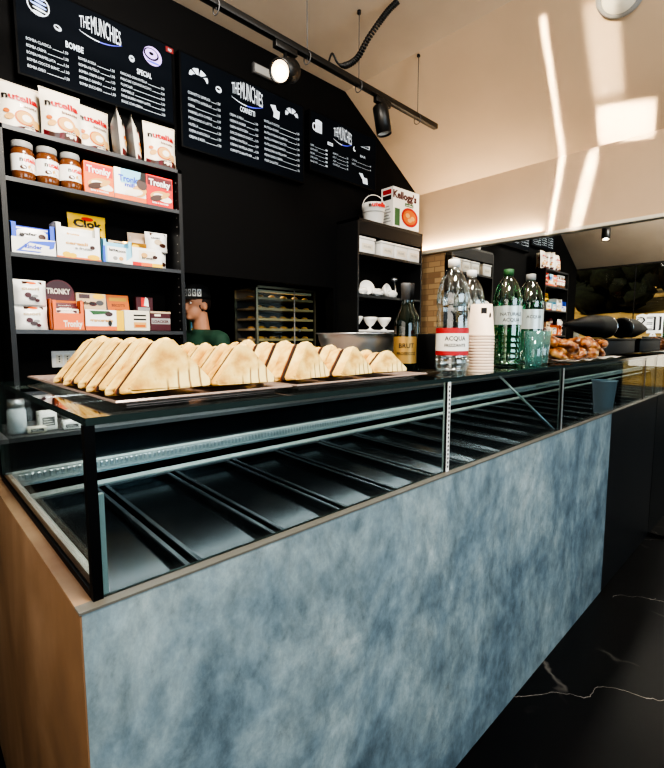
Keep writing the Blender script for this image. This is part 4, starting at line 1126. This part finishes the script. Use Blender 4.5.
mlist(p, 1.72, 1.946, 2.94, 2.713, ['CREMA E MELA', 'CREMA E KINDER', 'CREMA PASTICCERA', 'CIOCCO BIANCO E NOCC', 'CREMA E NUTELLA', 'CREMA E NUTELLA OREO', 'CORNETTO SALATO MIX'], y, .0155)
p = piece(p, t, 'price_list')
mlist(p, 2.0, 2.322, 2.985, 2.718, ['NUTELLA E COCCO', 'NUTELLA E RISO', 'NUTELLA PANNA E LAMPONI', 'NUTELLA PANNA E CIOCCO', 'NUTELLA CIOCCO BIANCO', 'PISTACCHIO NUTELLA MIX', 'PISTACCHIO E CREMA', 'FIOR DI LATTE'], y, .0155)
p = piece(p, t, 'price_list')
p.flat([(2.055, 3.11), (2.1, 3.12), (2.11, 3.09), (2.14, 3.085), (2.13, 3.03), (2.08, 3.035), (2.085, 3.065)], 'menu_white', y)
p = piece(p, t, 'icon')
cro(p, 2.25, 3.1, .062, 'menu_dim', y, -1); cro(p, 2.25, 3.1, .05, 'menu_white', y - .0004, -1)
p = piece(p, t, 'icon')
# third screen
t, p, y = menu('small right menu screen with a mug icon, nearest the sloped ceiling', 2.43, 3.215, 2.755, 3.21)
p.rect(2.485, 2.555, 3.055, 3.135, 'menu_white', y); p.rect(2.495, 2.545, 3.065, 3.11, 'menu_dim', y - .0004)
p = piece(p, t, 'icon')
for q in range(3): p.rect(2.499 + q * .016, 2.507 + q * .016, 3.068, 3.105, 'menu_white', y - .0008)
p = piece(p, t, 'icon')
p.oval(2.475, 3.09, .02, .03, 'menu_white', y + .0003); p.oval(2.475, 3.09, .012, .02, 'menu_frame', y); p.oval(2.52, 3.138, .036, .012, 'menu_white', y)
p = piece(p, t, 'icon')
logo(p, 2.79, 3.075, .21, .08, y)
p = piece(p, t, 'logo')
p.rect(2.616, 2.675, 2.994, 3.018, 'menu_white', y); p.text('CAFFE', 2.645, 3.0, .012, 'menu_frame', y - .0005, w=.045, align='c')
p = piece(p, t, 'icon')
mlist(p, 2.432, 2.615, 2.945, 2.825, ['CAFFE', 'CAFFE ORZO', 'DECAFF', 'CAPPUCCINO', 'MAROCCHINO'], y, .0135, 'menu_dim', '1')
p = piece(p, t, 'price_list')
mlist(p, 2.675, 2.855, 2.945, 2.86, ['SPREMUTA', 'SUCCO', 'ACQUA', 'THE FREDDO'], y, .0135, 'menu_dim', '2')
p = piece(p, t, 'price_list')
mlist(p, 2.898, 3.142, 2.953, 2.92, ['COCKTAIL', 'SPRITZ'], y, .0135, 'menu_dim', '4')
p = piece(p, t, 'price_list')
p.text('BAR', 3.035, 3.0, .018, 'menu_dim', y, w=.07, align='c')
p = piece(p, t, 'heading')
p.flat([(3.0, 3.085), (3.12, 3.085), (3.125, 3.118)], 'menu_dim', y); p.flat([(3.02, 3.091), (3.11, 3.09), (3.112, 3.108)], 'menu_frame', y - .0004)
p = piece(p, t, 'icon')
p.oval(2.93, 3.045, .018, .02, 'menu_white', y); p.oval(2.938, 3.05, .014, .016, 'menu_frame', y - .0004)
p = piece(p, t, 'icon')
p.flat([(2.985, 2.865), (3.03, 2.87), (3.05, 2.84), (3.09, 2.84), (3.1, 2.79), (3.04, 2.79), (3.03, 2.82)], 'menu_white', y)
p = piece(p, t, 'icon')

# emergency light plate and sockets on the black wall
t = thing('emergency_light', 'small grey rectangular emergency light above the middle menu screen', 'light', (2.04, YB, 3.335))
MB().box(-.1, .1, -.03, -.001, -.035, .035, 'grey_dark', bev=.004).build('housing', t); MB().box(-.09, .09, -.033, -.03, -.026, .026, 'grey').build('diffuser', t)
def socket(label, x, z):
    t = thing('wall_socket', label, 'socket', (x, 2.836, z), group='white wall sockets under the sweets shelf')
    m = MB(); m.box(-.075, .075, -.008, 0, -.045, .045, 'white', bev=.003); m.build('plate', t)
    m = MB()
    for q in range(3):
        m.box(-.055 + q * .04, -.023 + q * .04, -.0095, -.008, -.025, .025, 'ivory')
        for zz in (-.013, 0, .013): m.oval(-.039 + q * .04, zz, .004, .004, 'ink', -.0102, n=10)
    m.build('insert', t)
socket('white wall socket plate left of the sandwich heap under the shelf unit', .68, 1.335)
socket('white wall socket plate partly hidden behind the sandwich heap', .93, 1.335)

# ------------------------------------------------------------------ back room: rack, person, slotted upright
rk = thing('pastry_rack', 'glass-fronted rack of pastries on trays in the back room', 'rack', (2.12, 3.1, 0))
RW, RD, R0, R1 = .645, .34, 1.22, 1.875
m = MB()
for x in (0, RW - .02):
    for y in (0, RD - .02): m.box(x, x + .02, y, y + .02, 0, R1, 'rack_metal')
for z in (R0, R1 - .02): 
    m.box(0, RW, 0, .02, z, z + .02, 'rack_metal'); m.box(0, RW, RD - .02, RD, z, z + .02, 'rack_metal'); m.box(0, .02, 0, RD, z, z + .02, 'rack_metal'); m.box(RW - .02, RW, 0, RD, z, z + .02, 'rack_metal')
m.build('frame', rk)
MB().box(.02, RW - .02, .02, RD - .02, R0 - .02, R0, 'deck_black').build('floor_panel', rk)
MB().box(.02, RW - .02, RD - .006, RD - .001, R0, R1, 'grey_dark').build('back_panel', rk)
MB().glassbox(.02, RW - .02, .004, .009, R0 + .02, R1 - .02, 'rack_glass', 'glass_edge', 'y').build('door', rk)
m = MB(); m.box(.39, .398, -.004, .004, R0 + .02, R1 - .02, 'grey'); m.box(.44, .452, -.012, .0, 1.5, 1.52, 'steel'); m.build('door_handle', rk)
m = MB(); m.box(.03, RW - .03, .03, .06, R1 - .05, R1 - .03, 'ivory'); o = m.build('light_tube', rk)
tz = [1.765, 1.68, 1.595, 1.51, 1.425, 1.34]
rt = None; bun0 = None
bunm = MB(); bunm.lathe([(0, .0), (.024, .002), (.031, .014), (.026, .028), (.012, .033), (0, .034)], 'bun', 14)
for k, z in enumerate(tz):
    m = MB(); m.box(-.3, .3, -.15, .15, 0, .006, 'beige_card'); m.box(-.3, .3, -.155, -.15, 0, .02, 'beige_card'); m.box(-.3, -.295, -.15, .15, 0, .02, 'beige_card')
    lab = 'pale baking tray in the back room rack, %s from the top' % ordw[k]
    loc = (2.12 + RW / 2, 3.1 + RD / 2, z)
    if rt is None: rt = tag(m.build('baking_tray', loc=loc), lab, 'tray', 'baking trays in the rack')
    else: dup(rt, lab, loc)
    if k == 5: continue
    for q in range(10):
        x = 2.12 + .075 + .122 * (q % 5) + random.uniform(-.012, .012); y = 3.16 + .13 * (q // 5)
        lab = 'round pastry on the baking tray %s from the top of the back room rack' % ordw[k]
        g = 'pastries on the %s rack tray' % ordw[k]
        if bun0 is None: bun0 = tag(bunm.build('pastry', loc=(x, y, z + .0065)), lab, 'pastry', g)
        else: dup(bun0, lab, (x, y, z + .0065), None, g)
m = MB(); m.box(1.665, 1.725, 3.52, 3.55, 0, 1.9, 'white')
for q in range(36): m.box(1.687, 1.703, 3.5185, 3.52, .1 + q * .049, .125 + q * .049, 'ink')
tag(m.build('slotted_upright', None), 'white slotted metal upright behind the man in the cap', 'post')
m = MB(); m.box(1.74, 1.86, 3.5, 3.58, 0, 1.62, 'green', bev=.01); m.rect(1.75, 1.85, 1.42, 1.58, 'light_blue', 3.4985); m.rect(1.755, 1.845, 1.47, 1.53, 'yellow', 3.498)
tag(m.build('product_carton', None), 'tall green carton with blue and yellow print beside the slotted upright behind the man', 'carton')

def capsule(mb, a, b, ra, rb, n=10, flat=None):
    a, b = Vector(a), Vector(b)
    pts = [a.lerp(b, i / n) for i in range(n + 1)]; rr = [ra + (rb - ra) * i / n for i in range(n + 1)]
    mb.tube(pts, rr, mb.m, 14); mb.ball(a, ra, mb.m, 14, 10); mb.ball(b, rb, mb.m, 14, 10)
def blob(m): 
    q = MB(); q.m = m; return q
def remesh(o, vox, smooth=4):
    r = o.modifiers.new('union', 'REMESH'); r.mode = 'VOXEL'; r.voxel_size = vox; r.use_smooth_shade = True
    s_ = o.modifiers.new('soft', 'SMOOTH'); s_.iterations = smooth; s_.factor = .5
pr = thing('person', 'man in a dark green T-shirt and black cap facing left in the back room', 'person', (1.635, 3.16, 0), math.radians(-78))
B = blob('skin'); hz = 1.69        # local: faces -Y, head centre at hz
B.ball((0, .012, hz + .03), (.076, .095, .10), 'skin', 20, 14)        # skull
B.ball((0, -.03, hz - .045), (.058, .065, .072), 'skin', 18, 12)        # jaw and face
B.ball((0, -.075, hz - .092), (.026, .022, .02), 'skin', 12, 8)         # chin
B.tube([(0, -.082, hz + .025), (0, -.108, hz - .012), (0, -.116, hz - .028), (0, -.092, hz - .036)], [.009, .012, .015, .01], 'skin', 10)  # nose
B.ball((0, -.088, hz - .06), (.024, .012, .011), 'skin', 12, 8)         # lips
for s in (-1, 1):
    B.ball((s * .078, .012, hz - .012), (.012, .022, .032), 'skin', 12, 8)   # ears
    B.ball((s * .03, -.082, hz + .028), (.026, .014, .01), 'skin', 10, 6)    # brow
capsule(B, (0, .02, hz - .06), (0, .04, hz - .2), .06, .064)
capsule(B, (-.17, .04, hz - .25), (.17, .04, hz - .25), .065, .065)
B.ball((0, .03, hz - .4), (.18, .115, .2), 'skin', 20, 12); B.ball((0, .03, hz - .62), (.155, .1, .2), 'skin', 20, 12); B.ball((0, .04, hz - .76), (.165, .11, .13), 'skin', 18, 10)
for s in (-1, 1):
    sh, el, wr = (s * .205, .04, hz - .26), (s * .245, .03, hz - .55), (s * .2, -.2, hz - .68)
    capsule(B, sh, el, .055, .042); capsule(B, el, wr, .042, .028)
    pm_ = (s * .185, -.27, hz - .715)
    B.tube([wr, ((wr[0] + pm_[0]) / 2, -.235, hz - .7), pm_], [.028, .036, .036], 'skin', 12)
    for q in range(4):
        fx = pm_[0] + (q - 1.5) * .018
        L = (.07, .082, .076, .06)[q]
        B.tube([(fx, -.27, hz - .715), (fx, -.27 - L * .6, hz - .735), (fx, -.27 - L * .85, hz - .735 - L * .5)], [.010, .009, .008], 'skin', 8)
    B.tube([(pm_[0] - s * .025, -.235, hz - .7), (pm_[0] - s * .055, -.265, hz - .715), (pm_[0] - s * .06, -.3, hz - .73)], [.012, .011, .009], 'skin', 8)
    hp, kn, an = (s * .09, .04, hz - .82), (s * .1, .03, hz - 1.2), (s * .1, .05, .09)
    capsule(B, hp, kn, .085, .058); capsule(B, kn, an, .056, .04)
    B.ball((s * .1, -.03, .045), (.045, .125, .045), 'skin', 14, 8)
bo = B.build('body', pr); remesh(bo, .009)
S_ = blob('shirt')
capsule(S_, (-.165, .04, hz - .255), (.165, .04, hz - .255), .076, .076)
S_.ball((0, .03, hz - .4), (.195, .13, .215), 'shirt', 20, 12); S_.ball((0, .03, hz - .62), (.172, .115, .23), 'shirt', 20, 12); S_.ball((0, .04, hz - .78), (.178, .122, .1), 'shirt', 18, 10)
S_.lathe([(.075, hz - .2), (.073, hz - .175)], 'shirt', 20, Matrix.Translation((0, .035, 0)))
for s in (-1, 1): capsule(S_, (s * .2, .04, hz - .26), (s * .232, .034, hz - .44), .07, .062)
so = S_.build('t_shirt', pr); remesh(so, .011)
T_ = blob('trousers')
T_.ball((0, .04, hz - .82), (.178, .125, .12), 'trousers', 18, 10)
for s in (-1, 1): capsule(T_, (s * .09, .04, hz - .84), (s * .1, .03, hz - 1.2), .1, .075); capsule(T_, (s * .1, .03, hz - 1.2), (s * .1, .05, .1), .075, .06)
to = T_.build('trousers', pr); remesh(to, .012)
for s in (-1, 1):
    F_ = MB(); F_.ball((0, 0, 0), (.05, .14, .05), 'black_matt', 16, 10); F_.v = [Vector((v.x + s * .1, v.y - .03, max(.0, v.z + .045))) for v in F_.v]; F_.build('shoe', pr)
H_ = MB(); H_.ball((0, .022, hz + .022), (.0795, .093, .098), 'hair', 20, 12)
H_.v = [Vector((v.x, max(v.y, -.03), max(v.z, hz - .05))) for v in H_.v]; H_.build('hair', pr)
cp = MB(); n = 22
cp.lathe([(.086, hz + .045), (.088, hz + .075), (.084, hz + .115), (.066, hz + .142), (.03, hz + .156), (0, hz + .158)], 'cap_black', 28, Matrix.Translation((0, .008, 0)) @ Matrix.Diagonal((.98, 1.16, 1, 1)))
cap = cp.build('cap', pr)
vm = MB(); vs = []; fs = []
for j in range(2):
    for i in range(13):
        a = PI * (1.08 + .84 * i / 12); e = 1 if j == 0 else 1.0 + .72 * math.sin(PI * i / 12)
        vs.append((.086 * math.cos(a), .1 * math.sin(a) * e, hz + .05 - (.018 * (e - 1)) / .7))
fs = [(i, i + 1, 14 + i, 13 + i) for i in range(12)]
vm.add(vs, fs, 'cap_black', None, True); v_ = vm.build('cap_visor', cap); so_ = v_.modifiers.new('thick', 'SOLIDIFY'); so_.thickness = .004
em = MB()
def capfn(px, pz):
    a = px / .1; return (.0895 * math.sin(a), .008 - .1045 * math.cos(a), pz)
for q in range(6):
    u0 = -.085 + q * .036; em.flat([(u0 + .0, hz + .06), (u0 + .028, hz + .06), (u0 + .028, hz + .112), (u0, hz + .112)], 'white', fn=capfn)
    em.oval(u0 + .014, hz + .086, .009, .017, 'ink', fn=lambda a, b: (capfn(a, b)[0] * 1.012, capfn(a, b)[1] * 1.012, b)); em.oval(u0 + .014, hz + .086, .004, .009, 'white', fn=lambda a, b: (capfn(a, b)[0] * 1.02, capfn(a, b)[1] * 1.02, b))
em.build('cap_print', cap)
for s in (-1, 1):
    ey = MB(); ey.ball((s * .03, -.0835, hz + .012), (.012, .008, .008), 'white', 12, 8); ey.ball((s * .03, -.0905, hz + .012), (.005, .003, .005), 'ink', 10, 6); ey.build('eye', pr)
mo = MB(); mo.ball((0, -.0985, hz - .061), (.02, .003, .0022), 'dark_red', 12, 6); mo.build('mouth', pr)

# ------------------------------------------------------------------ ceiling fittings
TY, TZ = 2.12, 3.075
tr = thing('track_rail', 'black ceiling track rail hung on wires above the counter', 'rail', (0, 0, 0))
MB().box(.2, 3.14, TY - .018, TY + .018, TZ - .018, TZ + .018, 'track_black', bev=.003).build('rail', tr)
for x in (1.245, 1.83, 2.265, 2.90):
    zc = ZC if x < 2.88 else ZC
    m = MB(); m.tube([(x, TY, TZ - .03), (x, TY, zc)], .0028, 'grey_dark', 6); m.lathe([(.012, zc - .02), (.012, zc - .001)], 'black_matt', 12, Matrix.Translation((x, TY, 0)))
    m.tube([(x, TY + .03 * math.cos(a), TZ - .02 + .03 * math.sin(a) * 1.1) for a in [2 * PI * q / 16 for q in range(16)]], .003, 'grey_dark', 6, closed=True)
    m.build('hanger_wire', tr)
def lamp(label, x, aim, lit, L=.17, R=.062, drop=.15):
    t = thing('track_spotlight', label, 'lamp', (x, TY, TZ))
    MB().box(-.075, .075, -.017, .017, -.055, -.0185, 'track_black', bev=.003).build('adapter', t)
    d = Vector(aim).normalized(); c0 = Vector((0, 0, -drop))
    MB().tube([(0, 0, -.05), tuple(c0)], .011, 'track_black', 8).build('stem', t)
    M = Matrix.Translation(c0) @ d.to_track_quat('Z', 'Y').to_matrix().to_4x4()
    MB().lathe([(0, -L * .5), (R * .9, -L * .5), (R, -L * .45), (R, L * .5), (R * .86, L * .5), (R * .8, L * .36)], 'track_black', 32, M, cap=False).build('barrel', t)
    m = MB(); m.lathe([(0, L * .37), (R * .45, L * .37)], 'lamp_glow' if lit else 'grey', 28, M, cap=False); m.lathe([(R * .45, L * .37), (R * .82, L * .44)], 'white_gloss' if not lit else 'led_strip', 28, M, cap=False); m.build('lens', t)
    return c0 + Vector((x, TY, TZ)) + d * (L * .52), d
l1 = lamp('lit black track spotlight facing the viewer above the middle menu screen', 1.67, (-.85, -.42, -.5), True)
l2 = lamp('black track spotlight near the far end of the rail, aimed down', 2.50, (.12, -.12, -1), False, .185, .052)
l3 = lamp('black track spotlight at the near end of the rail, seen only in the mirror', .42, (.35, -.1, -1), True, .18, .055)
# coiled black cable
key = [(2.355, 1.885, 3.49), (2.335, 1.94, 3.455), (2.31, 1.99, 3.40), (2.27, 2.05, 3.31), (2.22, 2.09, 3.2), (2.15, 2.12, 3.14), (2.08, 2.12, 3.122), (2.03, 2.12, 3.16), (2.0, 2.12, 3.103)]
def cat(P, t):
    n = len(P) - 1; f = t * n; i = min(int(f), n - 1); f -= i
    p0, p1, p2, p3 = [Vector(P[max(0, min(n, k))]) for k in (i - 1, i, i + 1, i + 2)]
    return .5 * ((2 * p1) + (p2 - p0) * f + (2 * p0 - 5 * p1 + 4 * p2 - p3) * f * f + (3 * p1 - p0 - 3 * p2 + p3) * f ** 3)
pts = []; N = 900
for i in range(N + 1):
    t = i / N; p_ = cat(key, t); d = (cat(key, min(1, t + .01)) - cat(key, max(0, t - .01))).normalized()
    u = d.cross(Vector((.3, 1, .1))).normalized(); w_ = d.cross(u)
    r = .014 * max(0, min(1, (.74 - t) / .1)); a = 2 * PI * 52 * t
    pts.append(p_ + (u * math.cos(a) + w_ * math.sin(a)) * r)
m = MB(); m.tube(pts, .0062, 'track_black', 6)
tag(m.build('coiled_cable'), 'black coiled cable hanging from the ceiling to the track rail', 'cable')
# ceiling disc light on the slope
nrm = Vector((-.63, 0, -1.05)).normalized(); M = Matrix.Translation((3.085, .875, 3.386)) @ nrm.to_track_quat('Z', 'Y').to_matrix().to_4x4()
t = thing('ceiling_light', 'round grey ceiling fitting at the top right of the slope', 'light', (0, 0, 0))
MB().lathe([(.12, 0), (.125, .01), (.12, .035), (.1, .045), (0, .047)], 'grey', 36, M).build('housing', t)
MB().lathe([(.09, .0465), (.085, .052), (0, .054)], 'ivory', 32, M).build('diffuser', t)

# ------------------------------------------------------------------ light
def area(name, loc, aim, sx, sy, watt, col, spread=PI, up=None):
    L = bpy.data.lights.new(name, 'AREA'); L.shape = 'RECTANGLE'; L.size = sx; L.size_y = sy; L.energy = watt; L.color = col; L.spread = spread
    o = bpy.data.objects.new(name, L); COL.objects.link(o); o.location = loc
    d = Vector(aim).normalized()
    if up is None: o.rotation_euler = d.to_track_quat('-Z', 'Y').to_euler()
    else:
        z = -d; y = Vector(up); y = (y - z * y.dot(z)).normalized(); x = y.cross(z)
        o.rotation_euler = Matrix((x, y, z)).transposed().to_euler()
    return o
def spot(name, loc, aim, watt, col, ang=60, blend=.6, r=.04):
    L = bpy.data.lights.new(name, 'SPOT'); L.energy = watt; L.color = col; L.spot_size = math.radians(ang); L.spot_blend = blend; L.shadow_soft_size = r
    o = bpy.data.objects.new(name, L); COL.objects.link(o); o.location = loc
    o.rotation_euler = Vector(aim).normalized().to_track_quat('-Z', 'Y').to_euler(); return o
wd = bpy.data.worlds.new('World'); sc.world = wd; wd.use_nodes = True
nt = wd.node_tree; bg = nt.nodes['Background']
bg.inputs['Color'].default_value = (.62, .68, .74, 1); bg.inputs['Strength'].default_value = .55
S = bpy.data.lights.new('sun', 'SUN'); S.energy = 4.5; S.angle = .01; S.color = (1, .86, .62)
so = bpy.data.objects.new('sun', S); COL.objects.link(so); so.rotation_euler = Vector((-.75, -.25, -.6)).to_track_quat('-Z', 'Y').to_euler()
area('front_window_light', (1.6, YF + .05, 1.95), (.05, 1, -.12), 2.6, 1.5, 62, (.65, .85, 1.0))
area('left_window_light', (XL + .02, .3, 1.7), (1, .1, -.15), 1.6, 1.4, 14, (1, .9, .78))
area('counter_key', (.62, -.1, 3.1), (0, .9, -1.75), .5, .3, 50, (1, .9, .74))  # added key light over the counter, no real pendant there
area('shelf_fill', (.7, 1.2, 3.35), (0, .85, -.75), .6, .3, 62, (1, .93, .84))  # added overhead fill to brighten the shelf goods
area('bottle_fill', (2.2, .1, 3.3), (0, .5, -1), .7, .3, 22, (1, .93, .84))  # added overhead fill for the bottles, no fitting behind it
area('ceiling_wash', (1.8, -.6, 2.1), (.3, .35, 1), 1.6, 1.0, 10.5, (1, .93, .86))
spot('track_beam', l1[0], l1[1], 30, (1, .95, .88), 70)
spot('track_beam', l2[0], (.5, -.1, -1), 40, (1, .85, .65), 80)
area('ledge_led', (XR - .02, 2.2, 2.325), (-.12, 0, 1), .02, 1.2, 9., (1, .82, .58), up=(0, 1, 0))
area('showcase_fill', (1.95, 1.50, 1.305), (0, -.35, -1), 3.3, .02, 3.4, (.95, .98, 1))  # this and the next two: fill strips added to brighten the showcase
area('showcase_fill', (.7, 1.56, 1.305), (0, .6, -1), .9, .02, 1.6, (.95, .98, 1))
area('showcase_fill', (GX + .05, 1.15, 1.305), (-.05, 0, -1), .02, .6, .7, (.95, .98, 1))
area('rack_light', (2.44, 3.2, 1.82), (0, .1, -1), .4, .1, .8, (1, .85, .55))
spot('back_room_light', (1.3, 2.98, 2.3), (.15, .1, -1), 2.5, (1, .9, .8), 90)
# added strip lamps inside the window imitating sunlight thrown up onto the slope
D = Vector((.9, .077, .2)).normalized(); UP = Vector((-.1, .12, 1)) ; XS = -.6
def beam(tgt_lo, tgt_hi, wd_, watt, spr=.03):
    def back(p): p = Vector(p); return p - D * ((p.x - XS) / D.x)
    a, b = back(tgt_lo), back(tgt_hi); u = (b - a); h = u.length
    area('sun_streak_lamp', (a + b) / 2, D, wd_, h, watt, (1, .88, .66), spr, up=u)
beam((3.93, 1.533, 2.32), (2.944, 1.27, 3.472), .03, 1.5, .012)
beam((3.60, 1.06, 3.08), (3.078, .98, 3.391), .17, .6, .02)
beam((3.93, 1.03, 2.885), (3.69, .98, 3.03), .33, 2.2, .014)
beam((3.93, 1.341, 2.32), (3.93, 1.23, 2.87), .07, 1.0, .012)

# ------------------------------------------------------------------ camera
F = 454.7
cam = bpy.data.cameras.new('camera'); cam.sensor_fit = 'HORIZONTAL'; cam.sensor_width = 36; cam.lens = F / 664 * 36
co = bpy.data.objects.new('camera', cam); COL.objects.link(co); co.location = (0, 0, 1.45)
P = math.atan(46 / F); A = math.atan(478 / math.hypot(F, 46))
d = Vector((math.cos(A) * math.cos(P), math.sin(A) * math.cos(P), -math.sin(P)))
co.rotation_euler = d.to_track_quat('-Z', 'Y').to_euler()
cam.clip_start = .02; cam.clip_end = 200
sc.camera = co
sc.view_settings.view_transform = 'AgX'; sc.view_settings.look = 'AgX - High Contrast'; sc.view_settings.exposure = 0.3
sc.cycles.use_denoising = True
sc.cycles.max_bounces = 10; sc.cycles.transparent_max_bounces = 24; sc.cycles.caustics_reflective = False; sc.cycles.caustics_refractive = False
